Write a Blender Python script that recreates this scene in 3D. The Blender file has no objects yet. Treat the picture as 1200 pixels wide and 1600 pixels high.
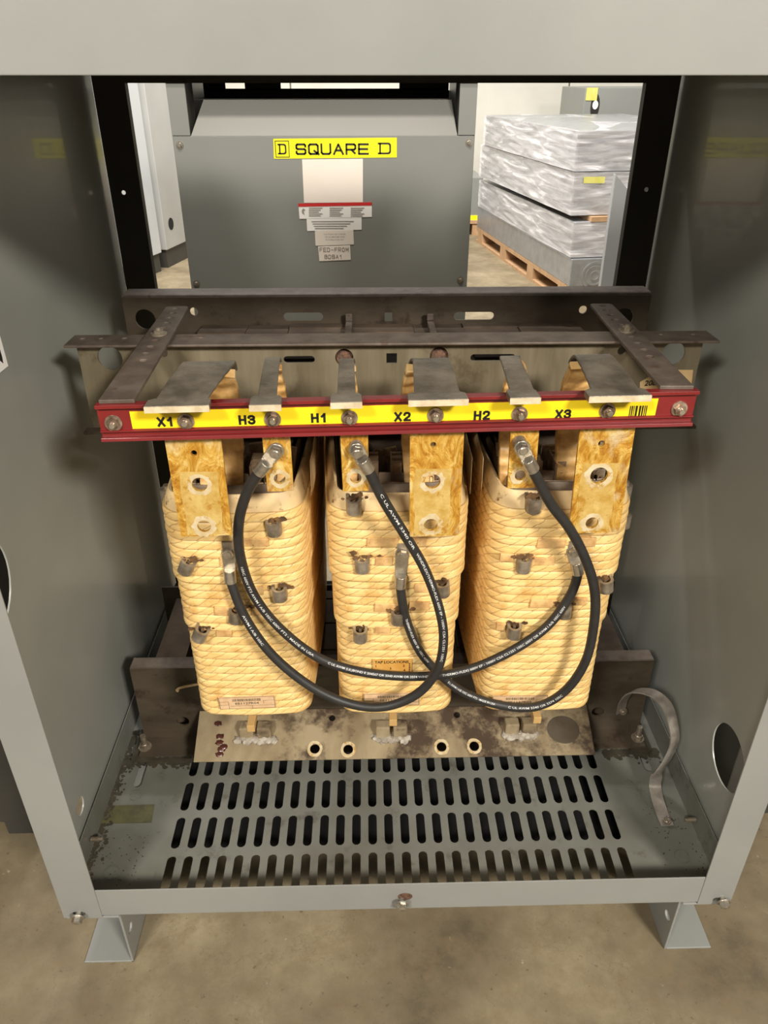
import bpy, bmesh, math, random
from mathutils import Vector, Matrix, geometry
random.seed(7)
V = Vector
C = bpy.context.scene.collection
H = 1.338                      # eye height; below, z is written relative to the eye
# ---- measuring helper: camera rays meet known planes of the place --------------------------
F_PX = 1180.0; PIT = math.radians(30.1); YAW = math.radians(1.35)
FW = V((math.sin(YAW)*math.cos(PIT), math.cos(YAW)*math.cos(PIT), -math.sin(PIT)))
RT = V((math.cos(YAW), -math.sin(YAW), 0)); UP = RT.cross(FW)
def ray(x, y): return FW + RT*((x-600)/F_PX) + UP*((800-y)/F_PX)
def atY(x, y, Y): d = ray(x, y); return d*(Y/d.y)
def atZ(x, y, Z): d = ray(x, y); return d*(Z/d.z)
def atX(x, y, X): d = ray(x, y); return d*(X/d.x)

# ---- materials -----------------------------------------------------------------------------
MATS = {}
def nt(name):
    m = bpy.data.materials.new(name); m.use_nodes = True
    n = m.node_tree; b = n.nodes['Principled BSDF']
    MATS[name] = m
    return m, n, b
def noise(n, scale, detail=4, rough=.6, vec=None, stretch=None, coord='Object', dist=0):
    t = n.nodes.new('ShaderNodeTexNoise'); t.inputs['Scale'].default_value = scale
    t.inputs['Detail'].default_value = detail; t.inputs['Roughness'].default_value = rough
    t.inputs['Distortion'].default_value = dist
    tc = n.nodes.new('ShaderNodeTexCoord')
    mp = n.nodes.new('ShaderNodeMapping'); n.links.new(tc.outputs[coord], mp.inputs[0])
    if stretch: mp.inputs['Scale'].default_value = stretch
    n.links.new(mp.outputs[0], t.inputs['Vector'])
    return t
def ramp(n, src, stops):
    r = n.nodes.new('ShaderNodeValToRGB'); e = r.color_ramp.elements
    while len(e) < len(stops): e.new(.5)
    for k, (p, c) in enumerate(stops):
        e[k].position = p; e[k].color = (*c, 1) if len(c) == 3 else c
    n.links.new(src, r.inputs[0]); return r
def mixc(n, fac, a, b):
    m = n.nodes.new('ShaderNodeMix'); m.data_type = 'RGBA'
    for s, i in ((fac, 0), (a, 6), (b, 7)):
        if hasattr(s, 'is_linked') or hasattr(s, 'links'): n.links.new(s, m.inputs[i])
        elif i == 0: m.inputs[0].default_value = s
        else: m.inputs[i].default_value = (*s, 1)
    return m.outputs[2]
def bump(n, b, src, strength, dist=.002):
    k = n.nodes.new('ShaderNodeBump'); k.inputs['Strength'].default_value = strength
    k.inputs['Distance'].default_value = dist
    n.links.new(src, k.inputs['Height']); n.links.new(k.outputs[0], b.inputs['Normal']); return k
def mat(name, c1, c2=None, scale=8, rough=.5, metal=0, bs=0, bscale=60, stretch=None, lo=.35, hi=.65, coat=0,
        c3=None, s3=20, t3=(.62, .7), bd=.002, r2=None):
    m, n, b = nt(name)
    b.inputs['Roughness'].default_value = rough; b.inputs['Metallic'].default_value = metal
    b.inputs['Coat Weight'].default_value = coat
    t = noise(n, scale, stretch=stretch)
    r = ramp(n, t.outputs[0], [(lo, c1), (hi, c2 or c1)])
    col = r.outputs[0]
    if c3:
        t3_ = noise(n, s3, 6, .7)
        r3 = ramp(n, t3_.outputs[0], [(t3[0], (0, 0, 0)), (t3[1], (1, 1, 1))])
        col = mixc(n, r3.outputs[0], col, c3)
    n.links.new(col, b.inputs['Base Color'])
    if r2 is not None:
        rr = ramp(n, t.outputs[0], [(lo, (rough,)*3), (hi, (r2,)*3)]); n.links.new(rr.outputs[0], b.inputs['Roughness'])
    if bs:
        tb = noise(n, bscale, 5); bump(n, b, tb.outputs[0], bs, bd)
    return m
mat('paint_grey', (.255, .258, .238), (.285, .285, .262), 3, .36, 0, .03, 250, coat=.15, r2=.45)
mat('paint_front', (.228, .232, .214), (.258, .260, .240), 4, .42, 0, .04, 200, coat=.1, c3=(.24, .22, .18), s3=30, t3=(.70, .78))
mat('paint_pan', (.118, .116, .094), (.182, .184, .158), 5, .5, 0, .05, 150, c3=(.05, .042, .028), s3=14, t3=(.57, .74))
mat('paint_inner', (.255, .262, .234), (.305, .312, .278), 2, .32, 0, .03, 200, coat=.2)
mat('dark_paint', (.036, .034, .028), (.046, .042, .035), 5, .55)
mat('brown_steel', (.066, .049, .031), (.108, .084, .057), 9, .42, .2, .12, 70, stretch=(1, 1, 2.5), c3=(.045, .026, .015), s3=20, t3=(.56, .68))
mat('web_steel', (.125, .102, .062), (.225, .19, .125), 6, .42, .2, .06, 50, stretch=(3.5, 1, .5), c3=(.065, .042, .022), s3=9, t3=(.56, .72))
mat('rust_steel', (.085, .062, .046), (.155, .122, .095), 25, .55, .15, .3, 120, c3=(.08, .035, .02), s3=30, t3=(.58, .7))
mat('plate_steel', (.42, .34, .21), (.27, .205, .12), 9, .32, .25, .08, 60, stretch=(2, 1, 1), c3=(.085, .058, .04), s3=7, t3=(.50, .60))
mat('core_steel', (.055, .036, .022), (.115, .080, .052), 12, .8, 0, .2, 90)
mat('zinc', (.62, .57, .48), (.38, .34, .28), 70, .30, .85, .1, 120)
mat('dull_zinc', (.42, .36, .28), (.20, .16, .11), 45, .36, .55, .15, 120)
mat('bolt_steel', (.62, .52, .42), (.26, .18, .13), 70, .28, .75, .1, 150)
mat('nut_steel', (.42, .32, .24), (.16, .10, .07), 70, .3, .75, .1, 150)
mat('cut_aluminium', (.72, .62, .44), (.55, .44, .28), 60, .5, .1, .2, 90)
mat('aluminium', (.50, .46, .40), (.32, .28, .24), 40, .36, .5, .25, 60, bd=.003)
mat('busbar_top', (.22, .185, .14), (.105, .088, .066), 22, .40, .3, .5, 45, bd=.004, c3=(.40, .33, .22), s3=30, t3=(.68, .73))
mat('red_board', (.20, .014, .014), (.145, .010, .010), 12, .38, 0, .04, 80, coat=.2)
mat('yellow_label', (1, .78, .015), (.90, .64, .01), 9, .4, 0, 0)
mat('dull_yellow', (.55, .52, .10), (.62, .58, .16), 20, .5)
mat('logo_yellow', (.95, .86, .01), (.95, .86, .01), 3, .4)
mat('black_ink', (.012, .011, .009), None, 3, .5)
mat('faded_ink', (.10, .075, .05), (.18, .14, .09), 90, .6)
mat('grey_ink', (.30, .27, .24), None, 3, .6)
mat('white_ink', (.60, .60, .58), None, 3, .5)
mat('red_ink', (.55, .02, .02), None, 3, .5)
mat('rubber', (.018, .017, .016), (.026, .024, .022), 60, .5, 0, .05, 200)
mat('paper_label', (.80, .72, .64), (.76, .68, .59), 5, .6)
mat('white_paper', (.86, .84, .80), None, 3, .6)
mat('stained_label', (.72, .50, .30), (.60, .38, .20), 60, .6, 0, .1, 90)
mat('tap_sleeve', (.74, .48, .20), (.46, .25, .09), 45, .55, 0, .2, 60, c3=(.05, .03, .015), s3=110, t3=(.62, .68))
mat('orange_tag', (.66, .36, .09), (.55, .27, .05), 40, .55)
mat('collar_paper', (.58, .39, .19), (.78, .58, .30), 12, .5, 0, .25, 40, c3=(.20, .10, .035), s3=34, t3=(.60, .70))
mat('scorched_paper', (.20, .13, .07), (.09, .06, .035), 30, .55, 0, .3, 60)
mat('spacer', (.32, .22, .13), (.16, .10, .055), 25, .55, 0, .3, 60, c3=(.5, .36, .2), s3=18, t3=(.6, .7))
mat('silicone', (.42, .38, .31), (.28, .24, .19), 50, .5, 0, .6, 60, bd=.004)
mat('amber_drip', (.09, .028, .018), (.05, .015, .01), 40, .2, 0, .6, 70, coat=.6, bd=.004)
mat('rust_blob', (.16, .08, .045), (.06, .03, .02), 120, .7, 0, .9, 160, bd=.004)
mat('olive_label', (.10, .095, .03), (.055, .05, .018), 50, .4)
mat('dirt', (.035, .03, .018), (.06, .05, .03), 50, .8)
mat('wall_concrete', (.66, .64, .56), (.58, .56, .49), 1.5, .8, 0, .1, 20)
mat('cabinet_grey', (.215, .22, .202), (.23, .234, .215), 2, .4, 0, .02, 200)
mat('hood_grey', (.24, .238, .215), (.255, .25, .23), 2, .36)
mat('pale_cabinet', (.45, .47, .48), (.52, .53, .53), 2, .35)
mat('pale_grey', (.36, .36, .34), (.42, .42, .40), 2, .35)
mat('galvanized', (.40, .41, .42), (.32, .33, .34), 14, .32, .5, .1, 20)
mat('pallet_wood', (.52, .33, .18), (.38, .22, .11), 8, .7, 0, .3, 30, stretch=(1, 6, 1))
mat('cardboard', (.50, .36, .22), (.42, .29, .17), 4, .7)
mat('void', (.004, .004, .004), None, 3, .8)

# varnished aluminium pads: amber streaks over pale metal
m, n, b = nt('varnished_pad')
t = noise(n, 26, 9, .72, stretch=(1.5, 1, .8), dist=2.4); t2 = noise(n, 13, 5)
r = ramp(n, t.outputs[0], [(.32, (.30, .11, .008)), (.44, (.52, .24, .02)), (.55, (.70, .42, .075)), (.68, (.88, .68, .30))])
r2 = ramp(n, t2.outputs[0], [(.56, (0, 0, 0)), (.66, (.7, .7, .7))])
n.links.new(mixc(n, r2.outputs[0], r.outputs[0], (.66, .54, .34)), b.inputs['Base Color'])
b.inputs['Roughness'].default_value = .3; b.inputs['Metallic'].default_value = .25; b.inputs['Coat Weight'].default_value = .4
bump(n, b, t.outputs[0], .7, .004)
# pale rubbed patch around a pad hole
mat('rubbed_metal', (.82, .72, .50), (.66, .50, .25), 40, .35, .35, .3, 90, c3=(.56, .32, .06), s3=60, t3=(.54, .62))
mat('rubbed_gold', (.72, .52, .18), (.56, .34, .07), 55, .32, .3, .35, 90, c3=(.48, .24, .03), s3=38, t3=(.56, .64))
mat('scorch', (.20, .10, .035), (.05, .028, .014), 70, .6, 0, .2, 90)
# wrapped paper lead
m, n, b = nt('wrapped_paper')
tc = n.nodes.new('ShaderNodeTexCoord'); w = n.nodes.new('ShaderNodeTexWave'); w.bands_direction = 'Z'
w.inputs['Scale'].default_value = 16; w.inputs['Distortion'].default_value = 5; w.inputs['Detail'].default_value = 3
n.links.new(tc.outputs['Object'], w.inputs['Vector']); t = noise(n, 22, 5)
r = ramp(n, t.outputs[0], [(.35, (.34, .17, .045)), (.5, (.62, .37, .13)), (.66, (.78, .54, .25))])
n.links.new(r.outputs[0], b.inputs['Base Color']); b.inputs['Roughness'].default_value = .45
bump(n, b, w.outputs[0], .6, .004)
# rope-like winding insulation; UV is metres round the coil and metres down it
PITCH = .0157
m, n, b = nt('winding_wrap')
tc = n.nodes.new('ShaderNodeTexCoord'); sx = n.nodes.new('ShaderNodeSeparateXYZ'); n.links.new(tc.outputs['UV'], sx.inputs[0])
def mth(op, a, c=None, d=None):
    k = n.nodes.new('ShaderNodeMath'); k.operation = op
    for i, s in enumerate((a, c, d)):
        if s is None: continue
        if hasattr(s, 'links'): n.links.new(s, k.inputs[i])
        else: k.inputs[i].default_value = s
    return k.outputs[0]
nz = noise(n, 26, 3, coord='UV'); wob = mth('MULTIPLY', mth('SUBTRACT', nz.outputs[0], .5), 1.3)
vb = mth('DIVIDE', sx.outputs[1], PITCH); fl = mth('FLOOR', vb); fr = mth('FRACT', vb)
wn = n.nodes.new('ShaderNodeTexWhiteNoise'); wn.noise_dimensions = '1D'; n.links.new(fl, wn.inputs['W'])
ph = mth('MULTIPLY', wn.outputs[0], .55)
u = mth('ADD', mth('ADD', mth('DIVIDE', sx.outputs[0], .0235), mth('MULTIPLY', fr, -.95)), mth('ADD', ph, wob))
fu = mth('FRACT', u)
line = ramp(n, fu, [(.0, (1, 1, 1)), (.04, (.4, .4, .4)), (.12, (0, 0, 0)), (.92, (0, 0, 0)), (1, (1, 1, 1))])
groove = ramp(n, fr, [(.0, (1, 1, 1)), (.08, (.25, .25, .25)), (.16, (0, 0, 0)), (.90, (0, 0, 0)), (1, (1, 1, 1))])
lm = noise(n, 60, 3, coord='UV'); lmr = ramp(n, lm.outputs[0], [(.34, (.25, .25, .25)), (.56, (1, 1, 1))])
lf = mth('MULTIPLY', line.outputs[0], lmr.outputs[0])
base = noise(n, 45, 5, .65, coord='UV', stretch=(.5, 2.0, 1))
rb = ramp(n, base.outputs[0], [(.32, (.70, .43, .14)), (.5, (.84, .57, .225)), (.68, (.92, .68, .31))])
amb = noise(n, 14, 6, .72); ra = ramp(n, amb.outputs[0], [(.55, (0, 0, 0)), (.72, (.75, .75, .75))])
c = mixc(n, ra.outputs[0], rb.outputs[0], (.55, .27, .055))
c = mixc(n, mth('MULTIPLY', lf, .62), c, (.34, .16, .04))
c = mixc(n, mth('MULTIPLY', groove.outputs[0], .55), c, (.26, .13, .04))
spk = noise(n, 150, 3, .6); rs = ramp(n, spk.outputs[0], [(.70, (0, 0, 0)), (.76, (.8, .8, .8))])
c = mixc(n, rs.outputs[0], c, (.22, .09, .02))
n.links.new(c, b.inputs['Base Color']); b.inputs['Roughness'].default_value = .42
hh = mth('SUBTRACT', mth('MULTIPLY', base.outputs[0], .35), mth('MULTIPLY', line.outputs[0], .8))
bump(n, b, hh, .45, .002)
# floor
m, n, b = nt('floor_concrete')
t = noise(n, 2.2, 8, .7); t2 = noise(n, 26, 8, .75); t3 = noise(n, 90, 4)
r = ramp(n, t.outputs[0], [(.32, (.105, .082, .048)), (.48, (.195, .155, .092)), (.66, (.32, .262, .165))])
r2 = ramp(n, t2.outputs[0], [(.48, (0, 0, 0)), (.66, (.6, .6, .6))])
c = mixc(n, r2.outputs[0], r.outputs[0], (.19, .135, .075))
r3 = ramp(n, t3.outputs[0], [(.66, (0, 0, 0)), (.71, (.75, .75, .75))])
c = mixc(n, r3.outputs[0], c, (.10, .075, .045))
t4 = noise(n, 40, 6, .7); r4 = ramp(n, t4.outputs[0], [(.66, (0, 0, 0)), (.74, (.6, .6, .6))])
c = mixc(n, r4.outputs[0], c, (.52, .44, .31))
vo = n.nodes.new('ShaderNodeTexVoronoi'); vo.feature = 'DISTANCE_TO_EDGE'; vo.inputs['Scale'].default_value = 1.7
tc = n.nodes.new('ShaderNodeTexCoord'); nn = noise(n, 3, 6, .7)
va = n.nodes.new('ShaderNodeVectorMath'); va.operation = 'MULTIPLY_ADD'
n.links.new(nn.outputs[1], va.inputs[0]); va.inputs[1].default_value = (.8, .8, 0); n.links.new(tc.outputs['Object'], va.inputs[2])
n.links.new(va.outputs[0], vo.inputs['Vector'])
rc = ramp(n, vo.outputs[0], [(0, (.30, .30, .30)), (.006, (0, 0, 0))])
c = mixc(n, rc.outputs[0], c, (.10, .075, .05))
n.links.new(c, b.inputs['Base Color']); b.inputs['Roughness'].default_value = .6
bump(n, b, t2.outputs[0], .15, .003)
# stretch film
m, n, b = nt('stretch_film')
tc = n.nodes.new('ShaderNodeTexCoord'); mp = n.nodes.new('ShaderNodeMapping'); mp.inputs['Scale'].default_value = (1, .8, 7)
mp.inputs['Rotation'].default_value = (.18, .1, 0)
n.links.new(tc.outputs['Object'], mp.inputs[0]); t = n.nodes.new('ShaderNodeTexNoise'); t.inputs['Scale'].default_value = 3
t.inputs['Detail'].default_value = 6; t.inputs['Distortion'].default_value = 1.2; n.links.new(mp.outputs[0], t.inputs['Vector'])
r = ramp(n, t.outputs[0], [(.36, (.20, .20, .20)), (.50, (.38, .38, .38)), (.60, (.50, .50, .50)), (.68, (.90, .90, .90))])
b.inputs['Base Color'].default_value = (.90, .88, .90, 1); b.inputs['Roughness'].default_value = .22
n.links.new(r.outputs[0], b.inputs['Alpha']); bump(n, b, t.outputs[0], .16, .012)
def M(k): return MATS[k]

# ---- objects -------------------------------------------------------------------------------
WORLD = {}
def tag(o, label=None, cat=None, group=None, kind=None):
    if label: o['label'] = label
    if cat: o['category'] = cat
    if group: o['group'] = group
    if kind: o['kind'] = kind
    return o
def thing(name, loc, label, cat, group=None, kind=None):
    o = bpy.data.objects.new(name, None); C.objects.link(o); o.empty_display_size = .05
    w = V(loc) + V((0, 0, H)); o.location = w; WORLD[o] = w
    return tag(o, label, cat, group, kind)
def obj(name, bm, m, parent=None, label=None, cat=None, group=None, kind=None, bevel=0, smooth=None, mats=None):
    """link bm (vertices relative to the eye) as one object, origin at its base or its parent's"""
    bm.normal_update()
    me = bpy.data.meshes.new(name)
    if parent is not None: w = WORLD[parent]
    else:
        xs = [v.co for v in bm.verts]
        w = V(((min(p.x for p in xs)+max(p.x for p in xs))/2, (min(p.y for p in xs)+max(p.y for p in xs))/2, min(p.z for p in xs)+H))
    bmesh.ops.translate(bm, verts=bm.verts, vec=V((0, 0, H))-w)
    bm.to_mesh(me); bm.free()
    for k in ([m] + (mats or [])): me.materials.append(M(k))
    o = bpy.data.objects.new(name, me); C.objects.link(o); WORLD[o] = w
    if parent is not None: o.parent = parent
    else: o.location = w
    if smooth is not None:
        me.shade_smooth() if hasattr(me, 'shade_smooth') else None
        try: me.set_sharp_from_angle(angle=math.radians(smooth))
        except Exception: pass
    if bevel:
        md = o.modifiers.new('bevel', 'BEVEL'); md.width = bevel; md.segments = 2; md.limit_method = 'ANGLE'; md.angle_limit = .6
    return tag(o, label, cat, group, kind)
def nb(): return bmesh.new()
def box(bm, x0, x1, y0, y1, z0, z1, mx=None):
    vs = [bm.verts.new((x, y, z)) for x in (x0, x1) for y in (y0, y1) for z in (z0, z1)]
    for f in ((0, 1, 3, 2), (4, 6, 7, 5), (0, 4, 5, 1), (2, 3, 7, 6), (0, 2, 6, 4), (1, 5, 7, 3)): bm.faces.new([vs[i] for i in f])
    if mx is not None: bmesh.ops.transform(bm, matrix=mx, verts=vs)
    return vs
def frame(o, ux, uy, un=None):
    ux = V(ux).normalized(); uy = V(uy); uy = (uy-ux*uy.dot(ux)).normalized(); un = V(un).normalized() if un is not None else ux.cross(uy)
    m = Matrix((ux, uy, un)).transposed().to_4x4(); m.translation = V(o); return m
def prism(bm, pts, mx, t):
    """outline pts (2D) in mx's xy plane, thickness t along -z of mx"""
    a = [bm.verts.new(mx @ V((p[0], p[1], 0))) for p in pts]; c = [bm.verts.new(mx @ V((p[0], p[1], -t))) for p in pts]
    bm.faces.new(a); bm.faces.new(c[::-1]); k = len(pts)
    for i in range(k): bm.faces.new((a[i], c[i], c[(i+1) % k], a[(i+1) % k]))
    return a+c
def inside(p, poly):
    r = False; j = len(poly)-1
    for i in range(len(poly)):
        a, c = poly[i], poly[j]
        if (a[1] > p[1]) != (c[1] > p[1]) and p[0] < (c[0]-a[0])*(p[1]-a[1])/(c[1]-a[1])+a[0]: r = not r
        j = i
    return r
def holed(bm, outer, holes, mx, t):
    vs = []; es = []
    for loop in [outer]+holes:
        s = len(vs); vs += [V(p) for p in loop]; es += [(s+i, s+(i+1) % len(loop)) for i in range(len(loop))]
    ov, oe, of, *_ = geometry.delaunay_2d_cdt(vs, es, [], 0, 1e-7)
    tri = []
    for f in of:
        c = sum((ov[i] for i in f), V((0, 0)))/len(f)
        if inside(c, outer) and not any(abs(c.x-h[0][0]) < .2 and inside(c, h) for h in holes): tri.append(f)
    A = [bm.verts.new(mx @ V((p.x, p.y, 0))) for p in ov]; B = [bm.verts.new(mx @ V((p.x, p.y, -t))) for p in ov]
    cnt = {}
    for f in tri:
        area = sum(ov[f[i]].x*ov[f[(i+1) % len(f)]].y-ov[f[(i+1) % len(f)]].x*ov[f[i]].y for i in range(len(f)))
        if area < 0: f = f[::-1]
        bm.faces.new([A[i] for i in f]); bm.faces.new([B[i] for i in reversed(f)])
        for i in range(len(f)):
            cnt.setdefault(frozenset((f[i], f[(i+1) % len(f)])), []).append((f[i], f[(i+1) % len(f)]))
    for k in cnt.values():
        if len(k) == 1: i, j = k[0]; bm.faces.new((A[j], A[i], B[i], B[j]))
    bmesh.ops.delete(bm, geom=[v for v in A+B if not v.link_faces], context='VERTS')
def rect(x0, x1, y0, y1): return [(x0, y0), (x1, y0), (x1, y1), (x0, y1)]
def circ(x, y, r, k=20, ry=None): return [(x+r*math.cos(2*math.pi*i/k), y+(ry or r)*math.sin(2*math.pi*i/k)) for i in range(k)]
def slot(x0, x1, y0, y1, k=7):
    w, h = x1-x0, y1-y0; p = []
    if h > w:
        r = w/2; cx = (x0+x1)/2
        p += [(cx+r*math.cos(a*math.pi/k), y1-r+r*math.sin(a*math.pi/k)) for a in range(k+1)]
        p += [(cx-r*math.cos(a*math.pi/k), y0+r-r*math.sin(a*math.pi/k)) for a in range(k+1)]
    else:
        r = h/2; cy = (y0+y1)/2
        p += [(x1-r+r*math.sin(a*math.pi/k), cy-r*math.cos(a*math.pi/k)) for a in range(k+1)]
        p += [(x0+r-r*math.sin(a*math.pi/k), cy+r*math.cos(a*math.pi/k)) for a in range(k+1)]
    return p
def cyl(bm, p, d, r, h, k=20, r2=None):
    d = V(d).normalized(); ux = d.orthogonal().normalized(); uy = d.cross(ux); p = V(p); r2 = r if r2 is None else r2
    a = [bm.verts.new(p+ux*r*math.cos(2*math.pi*i/k)+uy*r*math.sin(2*math.pi*i/k)) for i in range(k)]
    c = [bm.verts.new(p+d*h+ux*r2*math.cos(2*math.pi*i/k)+uy*r2*math.sin(2*math.pi*i/k)) for i in range(k)]
    bm.faces.new(a[::-1]); bm.faces.new(c)
    for i in range(k): bm.faces.new((a[i], a[(i+1) % k], c[(i+1) % k], c[i]))
def spline(pts, sub=8):
    P = [V(p) for p in pts]; P = [P[0]*2-P[1]]+P+[P[-1]*2-P[-2]]; out = []
    for i in range(1, len(P)-2):
        for s in range(sub):
            t = s/sub; a, b_, c, d = P[i-1], P[i], P[i+1], P[i+2]
            out.append(.5*((2*b_)+(c-a)*t+(2*a-5*b_+4*c-d)*t*t+(3*b_-a-3*c+d)*t**3))
    out.append(P[-2]); return out
def frames(pts, up=V((0, -1, 0))):
    fr = []
    for i, p in enumerate(pts):
        t = (pts[min(i+1, len(pts)-1)]-pts[max(i-1, 0)]).normalized()
        nrm = (up-t*up.dot(t)).normalized(); fr.append((p, t, nrm, t.cross(nrm)))
    return fr
def tube(bm, pts, r, k=14):
    rings = [[bm.verts.new(p+(n_*math.cos(2*math.pi*i/k)+b_*math.sin(2*math.pi*i/k))*r) for i in range(k)] for p, t, n_, b_ in frames(pts)]
    for a, c in zip(rings, rings[1:]):
        for i in range(k): bm.faces.new((a[i], a[(i+1) % k], c[(i+1) % k], c[i]))
    bm.faces.new(rings[0][::-1]); bm.faces.new(rings[-1])
def ribbon(bm, pts, wdir, widths, th):
    """flat bar swept along pts, wide along wdir"""
    L = len(pts); rings = []
    for i, p in enumerate(pts):
        t = (pts[min(i+1, L-1)]-pts[max(i-1, 0)]).normalized(); w = (V(wdir)-t*V(wdir).dot(t)).normalized(); q = t.cross(w)
        hw = (widths[i] if hasattr(widths, '__len__') else widths)/2
        rings.append([bm.verts.new(p+w*hw*a+q*th/2*c) for a, c in ((-1, -1), (1, -1), (1, 1), (-1, 1))])
    for a, c in zip(rings, rings[1:]):
        for i in range(4): bm.faces.new((a[i], a[(i+1) % 4], c[(i+1) % 4], c[i]))
    bm.faces.new(rings[0][::-1]); bm.faces.new(rings[-1])
def hexbolt(bm, p, d, rw=.0115, rh=.0085, hh=.006, stud=0, sr=.0045, tilt=0):
    d = V(d).normalized(); p = V(p)
    if rw: cyl(bm, p, d, rw, .0018, 24)
    cyl(bm, p+d*.0018, d, rh, hh, 6, rh*.96); cyl(bm, p+d*(.0018+hh), d, rh*.72, .0012, 18, rh*.6)
    if stud: cyl(bm, p+d*(.0018+hh), d, sr, stud, 12, sr*.9)
def text(bm, s, mx, h, width=None, bold=0, t=.0003, align='CENTER', sxy=1.0, shear=0):
    """letters of cap height ~h lying in mx's xy plane, centred on its origin"""
    cu = bpy.data.curves.new('t', 'FONT'); cu.body = s; cu.size = 1; cu.offset = bold; cu.extrude = 0; cu.resolution_u = 3; cu.shear = shear
    o = bpy.data.objects.new('t', cu); C.objects.link(o); dg = bpy.context.evaluated_depsgraph_get()
    me = bpy.data.meshes.new_from_object(o.evaluated_get(dg)); bpy.data.objects.remove(o); bpy.data.curves.remove(cu)
    xs = [v.co.x for v in me.vertices]; ys = [v.co.y for v in me.vertices]
    if not xs: return []
    x0, x1, y0, y1 = min(xs), max(xs), min(ys), max(ys)
    sy = h/.70; sx_ = (width/(x1-x0)) if width else sy*sxy
    out = []
    vs = [bm.verts.new((((v.co.x-(x0+x1)/2)*sx_), (v.co.y-.35)*sy, t)) for v in me.vertices]
    for f in me.polygons:
        try: bm.faces.new([vs[i] for i in f.vertices])
        except ValueError: pass
    bpy.data.meshes.remove(me)
    if mx is not None: bmesh.ops.transform(bm, matrix=mx, verts=vs)
    return vs
GL = {'X': [[(0, 0), (1, 1)], [(0, 1), (1, 0)]], '1': [[(.60, 0), (.60, 1)], [(.55, .93), (.15, .70)]], 'H': [[(0, 0), (0, 1)], [(1, 0), (1, 1)], [(0, .52), (1, .52)]],
 '3': [[(0, .80), (.12, .94), (.35, 1), (.65, 1), (.9, .90), (.95, .75), (.85, .60), (.6, .54), (.4, .54)], [(.6, .54), (.9, .45), (1, .27), (.88, .08), (.62, 0), (.36, 0), (.1, .08), (0, .22)]],
 '2': [[(.02, .76), (.1, .92), (.32, 1), (.66, 1), (.92, .90), (.97, .72), (.85, .52), (.3, .22), (0, 0), (1, 0)]],
 'S': [[(1, .78), (1, .9), (.9, 1), (.12, 1), (0, .9), (0, .62), (.1, .52), (.9, .5), (1, .4), (1, .1), (.88, 0), (.1, 0), (0, .1), (0, .24)]],
 'Q': [[(.14, 0), (0, .14), (0, .86), (.14, 1), (.86, 1), (1, .86), (1, .14), (.86, 0), (.14, 0)], [(.6, .32), (.82, .14), (1.06, -.03)]],
 'U': [[(0, 1), (0, .14), (.14, 0), (.86, 0), (1, .14), (1, 1)]], 'A': [[(0, 0), (.5, 1), (1, 0)], [(.2, .36), (.8, .36)]],
 'R': [[(0, 0), (0, 1), (.86, 1), (1, .88), (1, .56), (.86, .44), (0, .44)], [(.55, .44), (1, 0)]], 'E': [[(1, 1), (0, 1), (0, 0), (1, 0)], [(0, .5), (.92, .5)]],
 'F': [[(1, 1), (0, 1), (0, 0)], [(0, .52), (.85, .52)]], 'D': [[(0, 0), (0, 1), (.7, 1), (1, .75), (1, .25), (.7, 0), (0, 0)]], '-': [[(.1, .5), (.9, .5)]],
 'O': [[(.3, 0), (0, .28), (0, .72), (.3, 1), (.7, 1), (1, .72), (1, .28), (.7, 0), (.3, 0)]], 'M': [[(0, 0), (0, 1), (.5, .35), (1, 1), (1, 0)]],
 'B': [[(0, 0), (0, 1), (.8, 1), (.95, .85), (.95, .65), (.8, .53), (0, .53)], [(.8, .53), (1, .4), (1, .15), (.8, 0), (0, 0)]], '5': [[(.95, 1), (.1, 1), (.05, .56), (.7, .6), (1, .42), (1, .18), (.7, 0), (.2, 0), (0, .14)]]}
def strokes(bm, s, mx, h, adv, cw, st, t=.0003, sk=0):
    """drawn lettering: cap height h, glyph width cw, advance adv, stroke st, centred"""
    x0 = -(adv*(len(s)-1)+cw)/2
    for i, ch in enumerate(s):
        for pl in GL.get(ch, []):
            w_ = cw
            P = [V((x0+i*adv+a*(w_-st)+st/2+sk*(b_-.5)*h, (b_-.5)*(h-st), 0)) for a, b_ in pl]
            for j, (a, c_) in enumerate(zip(P, P[1:])):
                d = (c_-a).normalized(); q = V((-d.y, d.x, 0))*st/2
                e0 = d*(st*.28 if j else st*.5); e1 = d*(st*.28 if j < len(P)-2 else st*.5)
                if len(pl) == 2 and ch in 'AR': e0 = d*.0; e1 = d*.0
                bm.faces.new([bm.verts.new(mx @ (v+V((0, 0, t)))) for v in (a-e0-q, c_+e1-q, c_+e1+q, a-e0+q)])
def bars(bm, mx, w, h, k, t=.0003, seed=1):
    rr = random.Random(seed); x = -w/2
    while x < w/2:
        a = rr.uniform(.3, 1)*w/k
        vs = box(bm, x, min(x+a, w/2), -h/2, h/2, t*.5, t, mx); x += a+rr.uniform(.3, .8)*w/k
def frontframe(p): return frame(p, (1, 0, 0), (0, 0, 1))      # faces the opening (-y)
XC = .0435                                                      # middle of the enclosure

# ============================ SETTING ========================================================
bm = nb(); box(bm, -7, 7, -3, 10, -H-.05, -H); obj('floor', bm, 'floor_concrete', kind='structure')
bm = nb()
for i in range(9):
    a = -7+i*1.55; box(bm, a, a+1.535, 9.6, 9.75, -H, 3)
box(bm, -7, 7, 9.7, 9.8, -H, 3); obj('wall_back', bm, 'wall_concrete', kind='structure', bevel=.01)

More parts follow.
